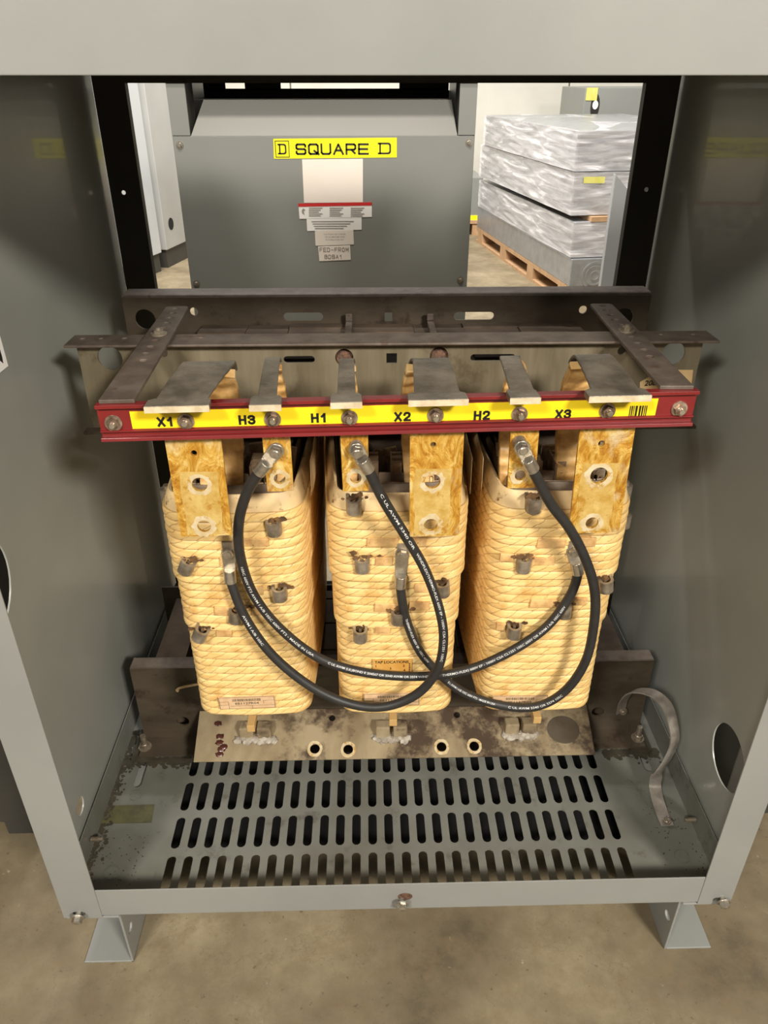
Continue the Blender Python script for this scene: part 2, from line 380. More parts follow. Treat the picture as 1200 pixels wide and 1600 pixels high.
# ============================ ENCLOSURE ======================================================
XL, XR, YF, YR = -.503, .592, .75, 1.6
enc = thing('transformer_enclosure', (XC, 1.17, -H), 'open grey painted steel cabinet with slotted base pan on two channel feet, around the transformer', 'cabinet')
TOP = .16
def side(xo, holes, s):
    bm = nb(); mx = frame((xo, 0, 0), (0, 1, 0), (0, 0, 1))      # normal +x
    if s < 0: mx = mx @ Matrix.Translation((0, 0, 0))
    holed(bm, rect(YF+.002, YR+.02, -1.19, TOP), holes, mx if s > 0 else mx @ Matrix.Translation((0, 0, .0025)), .0025)
    return bm
obj('side_panel', side(XL, [circ(.812, -.585, .075, 32), circ(.884, -1.092, .017, 20)], 1), 'paint_inner', enc, smooth=30)
obj('side_panel', side(XR, [circ(.868, -.983, .056, 36), ], -1), 'paint_inner', enc, smooth=30)
for s, xa, xb in ((-1, -.507, -.4445), (1, .5400, .5955)):
    bm = nb(); mx = frontframe((0, YF-.001, 0)); xm = atY(122, 1422, YF).x if s < 0 else atY(1124, 1402, YF).x
    holed(bm, rect(xa, xb, -1.197, TOP), [slot(xm-.010, xm+.010, -1.190, -1.181)], mx, .0025)
    xo = xa if s < 0 else xb-.0025
    box(bm, xo, xo+.0025, YF+.0015, YF+.045, -1.197, TOP)
    obj('front_post', bm, 'paint_front', enc, bevel=.0008)
bm = nb(); box(bm, -.507, .5955, YF-.004, YF-.0015, -.001, .056); box(bm, -.507, .5955, YF-.0015, YF+.03, -.001, .0015)
box(bm, -.507, .5955, YF-.004, YF+.03, .054, .0565)
obj('header_rail', bm, 'paint_front', enc, bevel=.001)
bm = nb(); box(bm, -.507, .5955, YF, YR+.02, TOP, TOP+.003); box(bm, -.507, .5955, YF-.004, YF-.0015, .058, TOP)
obj('top_panel', bm, 'paint_grey', enc)
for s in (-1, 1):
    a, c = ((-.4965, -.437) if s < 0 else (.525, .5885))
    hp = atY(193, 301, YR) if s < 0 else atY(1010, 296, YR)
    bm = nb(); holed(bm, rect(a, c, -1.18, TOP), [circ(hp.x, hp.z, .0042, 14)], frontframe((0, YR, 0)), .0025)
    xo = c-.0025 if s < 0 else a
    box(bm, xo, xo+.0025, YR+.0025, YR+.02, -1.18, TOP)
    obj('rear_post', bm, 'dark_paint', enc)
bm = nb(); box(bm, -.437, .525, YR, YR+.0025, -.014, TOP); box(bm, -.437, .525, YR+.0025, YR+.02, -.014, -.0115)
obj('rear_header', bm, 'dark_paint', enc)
bm = nb(); box(bm, -.41, .51, YR-.004, YR-.001, -H+.002, -1.193); obj('rear_light_stop', bm, 'dark_paint', enc)  # added panel, keeps light from behind off the floor under the pan
bm = nb(); box(bm, -.405, .505, .912, 1.585, -1.262, -1.259); obj('slot_shade_plate', bm, 'void', enc)  # added dark plate, stands in for shade under all but the front slots
# base pan
bm = nb(); holes = []; ZP = -1.19
N = 28
for r_ in range(9):
    y1 = .855+.08*r_; y0 = y1-.066
    for i in range(N):
        x = -.352+i*(.793/(N-1)); holes.append(slot(x-.0078, x+.0078, y0, y1, 5))
holes += [slot(-.462, -.446, 1.005, 1.09), slot(.540, .556, 1.02, 1.105)]
holed(bm, rect(XL+.004, XR-.004, YF+.001, YR), holes, frame((0, 0, ZP), (1, 0, 0), (0, 1, 0)), .002)
pan = obj('base_pan', bm, 'paint_pan', enc)
bm = nb(); box(bm, -.4445, .540, YF, YF+.002, -1.1925, -1.1275); obj('front_lip', bm, 'paint_front', pan, bevel=.0007)
for x0 in (XL+.0035, XR-.0055):
    bm = nb(); box(bm, x0, x0+.002, YF+.003, YR, ZP, -1.131); obj('side_lip', bm, 'paint_pan', pan, bevel=.0005)
bm = nb(); box(bm, XL+.006, XR-.006, YR-.002, YR, ZP+.001, -1.13); obj('rear_lip', bm, 'paint_pan', pan)
for (x, y, r_) in ((-.449, .825, .014), (.543, .833, .014), (-.450, .986, .012), (.497, .99, .010)):
    bm = nb(); mx = frame((x, y, ZP+.0012), (1, 0, 0), (0, 1, 0))
    holed(bm, circ(0, 0, r_, 24), [circ(0, 0, r_*.86, 24)], mx, .0012); cyl(bm, (x, y, ZP), (0, 0, 1), r_*.84, .0006, 24)
    obj('knockout', bm, 'paint_pan', pan, smooth=30)
bm = nb(); prism(bm, [(-.497, .924), (-.4055, .924), (-.409, .964), (-.497, .963)], frame((0, 0, ZP+.0008), (1, 0, 0), (0, 1, 0)), .0006)
obj('rating_label', bm, 'olive_label', pan, label='grimy olive label stuck on the base pan')
# grime settled along the left lip and round the pads: irregular thin flakes
bm = nb(); rr = random.Random(3)
def flake(x, y, r_):
    k = 9; prism(bm, [(x+r_*rr.uniform(.5, 1)*math.cos(2*math.pi*i/k), y+r_*rr.uniform(.5, 1)*math.sin(2*math.pi*i/k)) for i in range(k)], frame((0, 0, ZP+.0006+rr.random()*.0006), (1, 0, 0), (0, 1, 0)), .0005)
for _ in range(420):
    y = .79+.36*rr.random()**.8; flake(XL+.006+abs(rr.gauss(0, .008)), y, rr.uniform(.001, .0055))
for _ in range(330): flake(rr.uniform(-.495, -.36), 1.075-abs(rr.gauss(0, .010)), rr.uniform(.001, .007))
for _ in range(330): flake(rr.uniform(.47, .58), 1.075-abs(rr.gauss(0, .010)), rr.uniform(.001, .007))
for _ in range(60): flake(rr.uniform(-.49, -.40), rr.uniform(.80, .90), rr.uniform(.0006, .0018))
for _ in range(60): flake(rr.uniform(.50, .58), rr.uniform(.80, .95), rr.uniform(.0006, .0018))
obj('grime', bm, 'dirt', pan, kind='stuff')
for s in (-1, 1):      # knurled studs at the lip ends
    x = XL+.008 if s < 0 else XR-.008; bm = nb(); cyl(bm, (x, .888 if s > 0 else .873, -1.165), (-s, 0, 0), .0045, .014, 14)
    cyl(bm, (x-s*.014, .888 if s > 0 else .873, -1.165), (-s, 0, 0), .003, .006, 12); obj('lip_screw', bm, 'dull_zinc', pan, smooth=40)
# feet: C channels running under the pan, open outwards
for s in (-1, 1):
    bm = nb(); xw = -.418 if s < 0 else .5165; xo = -.503 if s < 0 else .596
    def bx2(a, c, *k): box(bm, min(a, c), max(a, c), *k)
    holed(bm, rect(.755, 1.62, -H, -1.199), [circ(.775, -1.27, .010, 16, .008)], frame((xw+(0 if s < 0 else -.0), 0, 0), (0, 1, 0), (0, 0, 1)), .004)
    bx2(xw, xo, .750, 1.62, -1.201, -1.197); bx2(xw, xo, .755, 1.62, -H, -H+.004)
    obj('mounting_foot', bm, 'paint_front', enc, bevel=.0012)
# corner and centre bolts
for (px, py, big) in ((122, 1432, 1), (1130, 1408, 1), (628, 1411, 0)):
    p = atY(px, py, YF-.006); bm = nb(); d = V((0, -1, -.25)) if big else V((0, -1, -.2))
    cyl(bm, p-d.normalized()*.012, d, .0045, .014, 12); cyl(bm, p+d.normalized()*.001, d, .0115, .002, 20, .011)
    cyl(bm, p+d.normalized()*.003, d, .0082, .007, 6); cyl(bm, p+d.normalized()*.01, d, .006, .001, 14, .0045)
    obj('flange_bolt', bm, 'zinc', enc, smooth=35)
bm = nb(); p = atY(633, 1401, YF-.0004); prism(bm, circ(0, 0, .012, 18, .009), frontframe(p), .0004); obj('rust_stain', bm, 'rust_blob', enc)
# sticker on the left panel: white with black bolt arrow
w0 = XL+.0032
q = [atX(a, c_, w0) for a, c_ in ((-40, 430), (-2, 517), (13, 572), (-45, 618))]
bm = nb(); prism(bm, [(p.y, p.z) for p in q], frame((w0, 0, 0), (0, 1, 0), (0, 0, 1)), .0004)
lab = obj('warning_sticker', bm, 'white_paper', enc)
bm = nb(); qq = [atX(a, c_, w0) for a, c_ in ((-20, 520), (-2, 540), (3, 558), (5, 568), (-2, 562), (-8, 558), (-12, 545))]
prism(bm, [(p.y, p.z) for p in qq], frame((w0+.0004, 0, 0), (0, 1, 0), (0, 0, 1)), .0003); obj('black_arrow', bm, 'black_ink', lab)

# ============================ CORE AND CLAMPS ================================================
CZT = -.3455
YW, YB = 1.112, 1.385
core = thing('transformer_core', (XC, 1.25, ZP), 'three leg laminated steel core clamped between brown oil stained channels', 'transformer core')
S = lambda x: XC+(XC-x)
def webx(px, py, Y): return atY(px, py, Y)
def web(Y, x0, x1, z0, z1, holes):
    bm = nb(); holed(bm, rect(x0, x1, z0, z1), holes, frontframe((0, Y, 0)), .004); return bm
# upper front channel
hl = []
for px, py, r_ in ((172, 560, .0185), (1052, 553, .0185), (255, 551, .0068), (972, 548, .0068), (538, 559, .0140), (686, 556, .0140)):
    p = webx(px, py, YW); hl.append(circ(p.x, p.z, r_, 26))
for a, c_, py in ((443, 492, 562), (735, 805, 559)):
    p, q = webx(a, py, YW), webx(c_, py, YW); hl.append(slot(p.x, q.x, p.z-.0055, p.z+.0055))
p = webx(612, 560, YW); hl.append(rect(p.x-.008, p.x+.008, p.z-.008, p.z+.008))
bm = web(YW, -.434, .512, -.484, CZT-.002, hl)
fu = obj('clamp_channel', bm, 'web_steel', core, label='upper front channel with round and slotted holes', smooth=30)
bm = nb(); fh = [circ(x, 1.128, .005, 14, .004) for x in (-.428, -.40, -.365, -.25, .45, .50)]
holed(bm, rect(-.447, .530, 1.095, 1.148), fh, frame((0, 0, CZT), (1, 0, 0), (0, 1, 0)), .004)
obj('top_flange', bm, 'rust_steel', fu, bevel=.0012)
bm = nb(); box(bm, -.444, .522, 1.094, YW, -.488, -.484); obj('bottom_flange', bm, 'brown_steel', fu)
# upper rear channel
hr = []
for px, py, r_ in ((303, 487, .0075), (911, 484, .0075), (227, 499, .0185), (974, 497, .0185)):
    p = webx(px, py, YB); hr.append(circ(p.x, p.z, r_, 26))
for a, c_, py in ((443, 505, 495), (709, 772, 494)):
    p, q = webx(a, py, YB), webx(c_, py, YB); hr.append(slot(p.x, q.x, p.z-.0075, p.z+.0075))
p = webx(607, 495, YB); hr.append(rect(p.x-.007, p.x+.007, p.z-.008, p.z+.008))
bm = web(YB, -.4415, .5235, -.49, CZT-.004, hr)
ru = obj('clamp_channel', bm, 'brown_steel', core, label='upper rear channel', smooth=30)
bm = nb(); pf = [(YB, CZT-.012), (YB+.001, CZT-.005), (YB+.004, CZT-.001), (YB+.009, CZT), (YB+.05, CZT), (YB+.05, CZT-.004), (YB+.011, CZT-.004), (YB+.006, CZT-.006), (YB+.004, CZT-.012)]
prism(bm, pf, frame((.5235, 0, 0), (0, 1, 0), (0, 0, 1)), .965); obj('top_flange', bm, 'rust_steel', ru, smooth=50)
# lower channels
zt, zb = -.991, -1.176
h1, h2 = atY(286, 1127, 1.118), atY(934, 1112, 1.118)
bm = web(1.118, -.464, .555, zb, zt, [circ(h1.x, h1.z, .0125, 24), circ(h2.x, h2.z, .0125, 24)])
fl_ = obj('clamp_channel', bm, 'brown_steel', core, label='lower front channel', smooth=30)
bm = nb(); box(bm, -.464, .555, 1.07, 1.118, zb-.004, zb); obj('bottom_flange', bm, 'brown_steel', fl_)
bm = nb(); box(bm, -.464, .555, 1.122, 1.15, zt-.004, zt); obj('top_flange', bm, 'rust_steel', fl_)
bm = web(YB, -.464, .555, zb, zt, []); rl = obj('clamp_channel', bm, 'brown_steel', core, label='lower rear channel')
bm = nb(); box(bm, -.464, .555, YB+.004, YB+.05, zb-.004, zb); obj('bottom_flange', bm, 'brown_steel', rl)
for x in (-.457, .545):
    bm = nb(); box(bm, x-.022, x+.022, 1.065, 1.145, ZP+.0005, zb-.0045); obj('isolation_pad', bm, 'dirt', core)
    bm = nb(); hexbolt(bm, (x, 1.093, zb), (0, 0, 1), .013, .010, .008, .022, .006); obj('anchor_bolt', bm, 'dull_zinc', core, smooth=40)
    bm = nb(); box(bm, x-.022, x+.022, 1.36, 1.43, ZP+.0005, zb-.0045); obj('isolation_pad', bm, 'dirt', core)
# yokes with laminated packets, legs
for nm, z0, z1 in (('upper_yoke', -.485, -.396), ('lower_yoke', -1.17, -1.0)):
    bm = nb(); x = -.30
    for i, w_ in enumerate((.085, .075, .105, .12, .09, .10, .085, .03)):
        if x+w_ > .395: w_ = .395-x
        if w_ <= 0: break
        y = 1.150
        for k in range(8):
            h_ = z1-.0015*((i+k) % 3); box(bm, x+.0005, x+w_-.0005, y, y+.027, z0, h_); y += .0285
        x += w_
    obj(nm, bm, 'core_steel', core)
CX = (-.2005, .0435, .2875)
for x in (-.43, .455):
    bm = nb(); box(bm, x, x+.06, 1.15, 1.37, zb+.002, zt-.02); obj('hole_shade_block', bm, 'core_steel', core)  # added dark blocks so the lower channel holes look black
for cx in CX:
    bm = nb(); box(bm, cx-.045, cx+.045, 1.155, 1.375, -1.0, -.485); obj('core_leg', bm, 'core_steel', core)
for px, px2 in ((545, 541), (672, 678)):
    p = atY(px, 489, 1.372); bm = nb(); box(bm, p.x-.006, p.x+.006, 1.17, 1.372, -.3945, -.388)
    box(bm, p.x-.006, p.x+.006, 1.366, 1.372, -.3945, p.z); obj('tie_bar', bm, 'rust_steel', core, bevel=.001)
for px, py in ((538, 559), (686, 556)):
    p = webx(px, py, YW+.012); bm = nb(); bmesh.ops.create_icosphere(bm, subdivisions=4, radius=.016, matrix=Matrix.Translation(p))
    for v in bm.verts: v.co += V((random.uniform(-1, 1), random.uniform(-1, 1), random.uniform(-1, 1)))*.0008; v.co.y = p.y+(v.co.y-p.y)*.5
    obj('core_bolt_putty', bm, 'rust_blob', core)
# inventory tag on the web at right
tp = atY(1040, 600, YW-.0008)
bm = nb(); pts = [atY(a, c_, YW-.0008) for a, c_ in ((1000, 597), (1023, 584), (1052, 578), (1083, 578), (1078, 628), (1000, 628))]
prism(bm, [(p.x, p.z) for p in pts], frontframe((0, YW-.0008, 0)), .0005); tg = obj('paper_tag', bm, 'collar_paper', core)
bm = nb(); p = atY(1019, 598, YW-.0014); text(bm, '2082', frame(p, (1, 0, .06), (.0, 0, 1)), .0085, bold=.02, shear=.2)
p = atY(1025, 617, YW-.0014); bars(bm, frontframe(p), .03, .012, 9); obj('tag_print', bm, 'black_ink', tg)
# sloping plate under the coils
sl = V((0, 1.112-1.02, -1.098+1.140)).normalized(); mxp = frame((0, 1.02, -1.140), (1, 0, 0), sl)
hls = []
def onplate(px, py):
    nrm = V((1, 0, 0)).cross(sl); d = ray(px, py); t_ = (V((0, 1.02, -1.140)).dot(nrm))/d.dot(nrm); p = d*t_; return p.x, (p-V((0, 1.02, -1.140))).dot(sl)
HOLES = [(492, 1170), (544, 1171), (690, 1167), (741, 1166)]; H2_ = [(519, 1122), (714, 1117)]
for px, py in HOLES: a, c_ = onplate(px, py); hls.append(circ(a, c_, .0095, 20))
for px, py in H2_: a, c_ = onplate(px, py); hls.append(circ(a, c_, .0065, 16))
bm = nb(); holed(bm, rect(-.341, .4335, 0, .1005), hls, mxp, .003); bp = obj('base_plate', bm, 'plate_steel', core, label='sloping stained metal plate under the coils', smooth=30)
for px, py in HOLES:
    a, c_ = onplate(px, py); rr = random.Random(px); bm = nb()
    ring = [(a+(.0150+.0015*rr.random())*math.cos(t_)*(1 if abs(math.cos(t_)) < .7 else .93), c_+(.0155+.0015*rr.random())*math.sin(t_)*.95) for t_ in [2*math.pi*i/20 for i in range(20)]]
    holed(bm, ring, [circ(a, c_, .0096, 20)], mxp @ Matrix.Translation((0, 0, .0006)), .0005); obj('washer_mark', bm, 'rubbed_metal', bp)
def blob(bm, p, sx_, sy_, sz_, seed=0, amp=.25, sub=3):
    rr = random.Random(seed); q = bmesh.ops.create_icosphere(bm, subdivisions=sub, radius=1)['verts']
    ph = [rr.uniform(0, 6) for _ in range(6)]
    for v in q:
        c_ = v.co.copy(); f = 1+amp*(math.sin(c_.x*5+ph[0])*math.sin(c_.y*5+ph[1])+.5*math.sin(c_.z*9+ph[2])*math.sin(c_.x*11+ph[3]))
        v.co = V(p)+V((c_.x*sx_*f, c_.y*sy_*f, c_.z*sz_*f))
for i, (px, py, w_) in enumerate(((400, 1156, 62), (612, 1155, 55), (813, 1150, 52))):
    a, c_ = onplate(px, py); bm = nb(); o_ = mxp @ V((a, c_, .001)); ww = w_/2/1180*1.45
    for k in range(9): t_ = k/8*2-1; q = o_+V((ww*t_*.9, 0, .001))+sl*(.003*math.sin(k*2.3+i)); blob(bm, q, .0085, .0095, .0055, seed=i*9+k, sub=2, amp=.35)
    obj('sealant_bead', bm, 'silicone', bp, smooth=60)
    for dx in (-.017, .017):
        bm = nb(); q = mxp @ V((a+dx, c_+.03, 0)); box(bm, q.x-.014, q.x+.0135, q.y-.028, q.y-.006, -1.13, -1.093)
        obj('support_tab', bm, 'plate_steel', bp, bevel=.003)
bm = nb(); rr = random.Random(5)
for px, py in ((341, 1130), (344, 1150), (343, 1160), (346, 1170), (343, 1178), (349, 1166)):
    a, c_ = onplate(px, py); blob(bm, mxp @ V((a, c_, 0)), .008, .007, .003, seed=px+py, sub=2)
obj('varnish_drip', bm, 'amber_drip', bp, smooth=60)
a, c_ = onplate(880, 1140); bm = nb(); prism(bm, circ(a, c_, .032, 28, .028), mxp @ Matrix.Translation((0, 0, .0005)), .0003); obj('oil_stain', bm, 'brown_steel', bp)

# ============================ COILS ==========================================================
CY0, CY1 = .962, 1.55
def loop(cx, off, n_=84, bs=.014, bf=.006):
    w, d, r_ = .0955+off, (CY1-CY0)/2+off, .026+off; cy = (CY0+CY1)/2; out = []
    segs = [((w-r_, -d+r_), -math.pi/2), ((w-r_, d-r_), 0), ((-w+r_, d-r_), math.pi/2), ((-w+r_, -d+r_), math.pi)]
    pts = []
    for (qx, qy), a0 in segs:
        for i in range(7):
            a = a0+i*math.pi/12; pts.append(V((qx+r_*math.cos(a), qy+r_*math.sin(a), 0)))
    res = []
    for i in range(len(pts)):
        a, c_ = pts[i], pts[(i+1) % len(pts)]; res.append(a)
        if (c_-a).length > .05:
            k = 10 if (c_-a).length > .3 else 6
            for j in range(1, k): res.append(a.lerp(c_, j/k))
    for p in res:
        bx_, by_ = bs*max(0, math.cos(p.y/d*math.pi/2)), bf*max(0, math.cos(p.x/w*math.pi/2))
        out.append(V((cx+p.x+math.copysign(bx_, p.x)*min(1, abs(p.x)/w*1.05), cy+p.y+math.copysign(by_, p.y)*min(1, abs(p.y)/d), 0)))
    return out
def shell(bm, cx, levels, wall=None, uv=None):
    """levels: (z, offset). swept skin with caps"""
    rings = []
    for z, o_ in levels: rings.append([bm.verts.new((p.x, p.y, z)) for p in loop(cx, o_)])
    L = loop(cx, 0); cum = [0]
    for i in range(len(L)): cum.append(cum[-1]+(L[(i+1) % len(L)]-L[i]).length)
    k = len(L)
    for j in range(len(rings)-1):
        a, c_ = rings[j], rings[j+1]
        for i in range(k):
            f = bm.faces.new((a[i], c_[i], c_[(i+1) % k], a[(i+1) % k]))
            if uv:
                for lp, (uu, vv) in zip(f.loops, ((cum[i], levels[j][0]), (cum[i], levels[j+1][0]), (cum[i+1], levels[j+1][0]), (cum[i+1], levels[j][0]))): lp[uv].uv = (uu, vv)
    return rings
PX = {0: dict(taps=[(428, 822, 0), (298, 884, 25), (437, 925, 0), (371, 960, 10), (319, 990, 25)], cab=(357, 862),
              sleeve=[(394, 848, 52, 12), (362, 878, 40, 13), (352, 956, 36, 14), (402, 955, 20, 14), (405, 924, 14, 14), (350, 990, 26, 12)]),
      1: dict(taps=[(553, 788, 0), (566, 880, 0), (690, 918, -5), (622, 962, 0), (563, 990, 0)], cab=(629, 868),
              sleeve=[(598, 848, 50, 13), (655, 848, 24, 13), (600, 878, 28, 13), (660, 920, 26, 14), (605, 950, 42, 14), (655, 948, 34, 14), (598, 985, 26, 12)]),
      2: dict(taps=[(834, 786, 0), (818, 880, 0), (944, 912, -10), (880, 952, -5), (803, 984, 0)], cab=(897, 862),
              sleeve=[(862, 850, 46, 14), (915, 848, 34, 14), (848, 878, 40, 12), (792, 872, 22, 12), (850, 944, 46, 14), (905, 941, 26, 12), (783, 980, 16, 12)])}
CN = ('left coil wound in cream rope like insulation, under the X1 mark', 'middle coil wound in cream rope like insulation, with the orange tap locations tag',
      'right coil wound in cream rope like insulation, under the X3 mark')
coil_things = []
for ci, cx in enumerate(CX):
    ct = thing('winding_coil', (cx, 1.256, -.965), CN[ci], 'transformer coil', 'wound coils of the transformer'); coil_things.append(ct)
    rr = random.Random(ci+11)
    bm = nb(); uv = bm.loops.layers.uv.new('UVMap')
    lv = []; nbd = 26; zt_ = -.560; 
    for k in range(nbd):
        z = zt_-k*PITCH; o_ = .0085 if z > -.672 else (.0042 if z > -.772 else 0)
        o_ += rr.uniform(-.0004, .0004)
        zz = math.floor(z/PITCH)*PITCH
        for f, q in ((0.03, -.0013), (.12, -.0002), (.3, .0002), (.55, .0004), (.8, .0002), (.94, -.0003)): lv.append((zz+PITCH*(1-f), o_+q))
    lv.append((lv[-1][0]-.001, -.006))
    rings = shell(bm, cx, lv, uv=uv)
    bm.faces.new(rings[-1]); top = rings[0]
    inner = [bm.verts.new((p.x, p.y, lv[0][0])) for p in loop(cx, -.012)]
    for i in range(len(top)): bm.faces.new((inner[i], top[i], top[(i+1) % len(top)], inner[(i+1) % len(top)]))
    obj('winding', bm, 'winding_wrap', ct, smooth=70)
    ZT = lv[0][0]
    bm = nb()
    lvc = [(-.526, -.0075), (-.5245, -.004), (-.528, -.001), (-.540, .003), (-.556, .006), (ZT-.002, .006)]
    rings = shell(bm, cx, lvc); inn = [bm.verts.new((p.x, p.y, -.56)) for p in loop(cx, -.0075)]
    for i in range(len(inn)): bm.faces.new((inn[i], rings[0][i], rings[0][(i+1) % len(inn)], inn[(i+1) % len(inn)]))
    obj('paper_collar', bm, 'collar_paper', ct, smooth=60)
    for nm, o_, z1, mk in (('inner_winding', -.016, -.517, 'scorched_paper'), ('inner_winding', -.030, -.522, 'spacer'), ('inner_winding', -.043, -.513, 'scorched_paper')):
        bm = nb(); def_ = [(z1-.05, o_), (z1-.002, o_), (z1, o_-.002), (z1-.001, o_-.005), (z1-.05, o_-.0055)]
        shell(bm, cx, def_); obj(nm, bm, mk, ct, smooth=50)
    bm = nb(); rg = shell(bm, cx, [(-.55, -.0078), (-.551, -.0078)]); bm.faces.new(rg[0][::-1]); obj('end_fill', bm, 'scorched_paper', ct)
    # combs and spacer blocks seen on top of each coil
    for k, dx in enumerate((-.035, .0, .035)):
        bm = nb(); x = cx+dx
        for q in range(5): box(bm, x-.007, x+.007, 1.0+q*.009, 1.0045+q*.009, -.55, -.497-.002*(q % 2))
        box(bm, x-.0095, x-.007, .997, 1.046, -.55, -.499)
        obj('spacer_comb', bm, 'spacer', ct, bevel=.0005)
    for k in range(5):
        bm = nb(); x = cx-.07+k*.035; a = rr.uniform(-.3, .3)
        box(bm, -.011, .011, -.003, .003, 0, .045+.012*rr.random(), Matrix.Translation((x, 1.062+.008*rr.random(), -.55)) @ Matrix.Rotation(a, 4, 'Y'))
        obj('spacer_block', bm, 'spacer', ct, bevel=.001)
    # strips of paper between coils
    bm = nb(); x = cx+.1135 if ci < 2 else cx-.1135
    pts = [V((x+.002*math.sin(k), 1.02+.3*k/6, -.53-.003*(k % 2))) for k in range(7)]
    ribbon(bm, pts, (0, 0, 1), .06, .0006)
    obj('barrier_paper', bm, 'collar_paper', ct)
    # taps
    for (px, py, ang) in PX[ci]['taps']:
        p = atY(px, py-2, CY0-.012); bm = nb(); U = []
        k = 9; ro, ri, dp = .0100, .0062, .011
        for j in range(k+1): a = math.pi*j/k; U.append((ro*math.cos(a), -dp-ro*.9*math.sin(a)+.004))
        U += [(-ro, .006)]
        U += [(-ri, .006)]
        for j in range(k+1): a = math.pi-math.pi*j/k; U.append((ri*math.cos(a), -dp-ri*.9*math.sin(a)+.004))
        U += [(ri, .006), (ro, .006)]
        hgt = .020
        mx = Matrix.Translation(p+V((0, .003, .010))) @ Matrix.Scale(1.15, 4) @ Matrix.Rotation(math.radians(ang), 4, 'Y') @ Matrix.Rotation(math.radians(8), 4, 'X')
        prism(bm, U[::-1], mx, hgt)
        o = obj('tap_terminal', bm, 'dull_zinc', ct, smooth=40)
        bm = nb(); fo = .0172 if py < 905 else (.0135 if py < 978 else .0092); rr2 = random.Random(px*7+py); q = atY(px, py-6, CY0-fo-.0004)
        for _ in range(9):
            cx_, cz_, r_ = rr2.gauss(0, .0095), .004+rr2.gauss(0, .0022), rr2.uniform(.0012, .0052)
            prism(bm, [(cx_+r_*1.5*rr2.uniform(.5, 1)*math.cos(2*math.pi*i/9), cz_+r_*rr2.uniform(.5, 1)*math.sin(2*math.pi*i/9)) for i in range(9)], frontframe(q+V((0, -.0001*_, 0))), .0015)
        obj('scorch_mark', bm, 'scorch', o, kind='stuff')
        bm = nb(); box(bm, -.006, .006, -.013, .012, -.019, -.012, mx); box(bm, -.002, .002, -.006, .012, -.012, -.003, mx)
        obj('tap_core', bm, 'scorched_paper', o)
    for (px, py, w_, h_) in PX[ci]['sleeve']:
        p = atY(px, py, CY0-.0165 if py < 905 else (CY0-.0135 if py < 978 else CY0-.0105)); bm = nb(); k_ = 1.12/1180
        a, h2_ = w_*k_/2, h_*k_/2*1.25
        prism(bm, [(-a, -h2_), (a*.96, -h2_*.9), (a, h2_*.94), (-a*.97, h2_)], frame(p, (1, 0, -.03), (0, 0, 1)), .006)
        obj('tap_sleeve', bm, 'tap_sleeve', ct, bevel=.001)
    # spacer peg and nameplate sticker
    px, py = ((393, 1133), (614, 1124), (838, 1120))[ci]
    p = atY(px, py-4, CY0+.02); bm = nb(); box(bm, p.x-.007, p.x+.007, p.y-.012, p.y+.05, p.z-.011, p.z+.004); obj('spacer_peg', bm, 'winding_wrap', ct, bevel=.001)
    lx, ly = ((386, 1098), (612, 1093), (812, 1096))[ci]
    p = atY(lx, ly, CY0-.0078); mx = frame(p, (1, 0, .03 if ci == 0 else 0), (0, 0, 1))
    bm = nb(); prism(bm, rect(-.0475, .0475, -.0135, .0135), mx, .0012); lb = obj('barcode_label', bm, 'stained_label', ct)
    bm = nb()
    bars(bm, mx @ Matrix.Translation((0, .0065, 0)), .048, .0055, 26, seed=ci+3)
    text(bm, ('EE1127R04', 'EE1127R02', 'EE1127R03')[ci], mx @ Matrix.Translation((0, -.001, 0)), .0048, width=.040, bold=.02)
    for (x0, x1, y0, y1) in ((-.047, .047, .0125, .0131), (-.047, .047, -.0131, -.0125), (-.047, -.0464, -.013, .013), (.0464, .047, -.013, .013),
                             (-.047, -.031, .0035, .004), (-.0315, -.031, -.013, .004), (-.047, -.031, -.004, -.0035), (-.029, .046, -.0065, -.006), (.008, .0085, -.013, -.006), (.028, .046, .004, .0045), (.028, .0285, -.003, .0045)):
        box(bm, x0, x1, y0, y1, .0002, .0004, mx)
    obj('label_print', bm, 'faded_ink', lb)
    if ci == 1:
        p = atY(613, 1045, CY0-.0085); mx = frame(p, (1, 0, 0), (0, 0, 1)); bm = nb(); prism(bm, rect(-.0325, .0325, -.020, .020), mx, .0012)
        tl = obj('tap_locations_tag', bm, 'orange_tag', ct); bm = nb()
        text(bm, 'TAP LOCATIONS', mx @ Matrix.Translation((-.001, .0148, 0)), .0055, width=.056, bold=.02)
        for s_, x, y in (('1', -.027, .0065), ('2', .019, .0065), ('3', -.003, .001), ('4', .020, -.003), ('7', -.028, -.017), ('5', -.027, -.006)):
            text(bm, s_, mx @ Matrix.Translation((x, y, 0)), .0045, bold=.02)
        for k in range(5): box(bm, .0275, .0295, -.008+k*.0042, -.0055+k*.0042, .0002, .0004, mx)
        obj('tag_print', bm, 'black_ink', tl)
# side lugs at the right edge of the right coil and left edge of the left coil
for ci, px, py in ((2, 976, 766), (2, 975, 812), (0, 262, 772)):
    p = atY(px, py, 1.02); bm = nb(); cyl(bm, p+V((0, 0, -.012)), (0, 0, 1), .011, .022, 18); cyl(bm, p+V((0, 0, .010)), (0, 0, 1), .005, .006, 12)
    xe = CX[ci]+(.100 if ci == 2 else -.100); box(bm, min(xe, p.x), max(xe, p.x), p.y-.004, p.y+.006, p.z-.009, p.z+.007)
    obj('side_terminal', bm, 'dull_zinc', coil_things[ci], smooth=40)

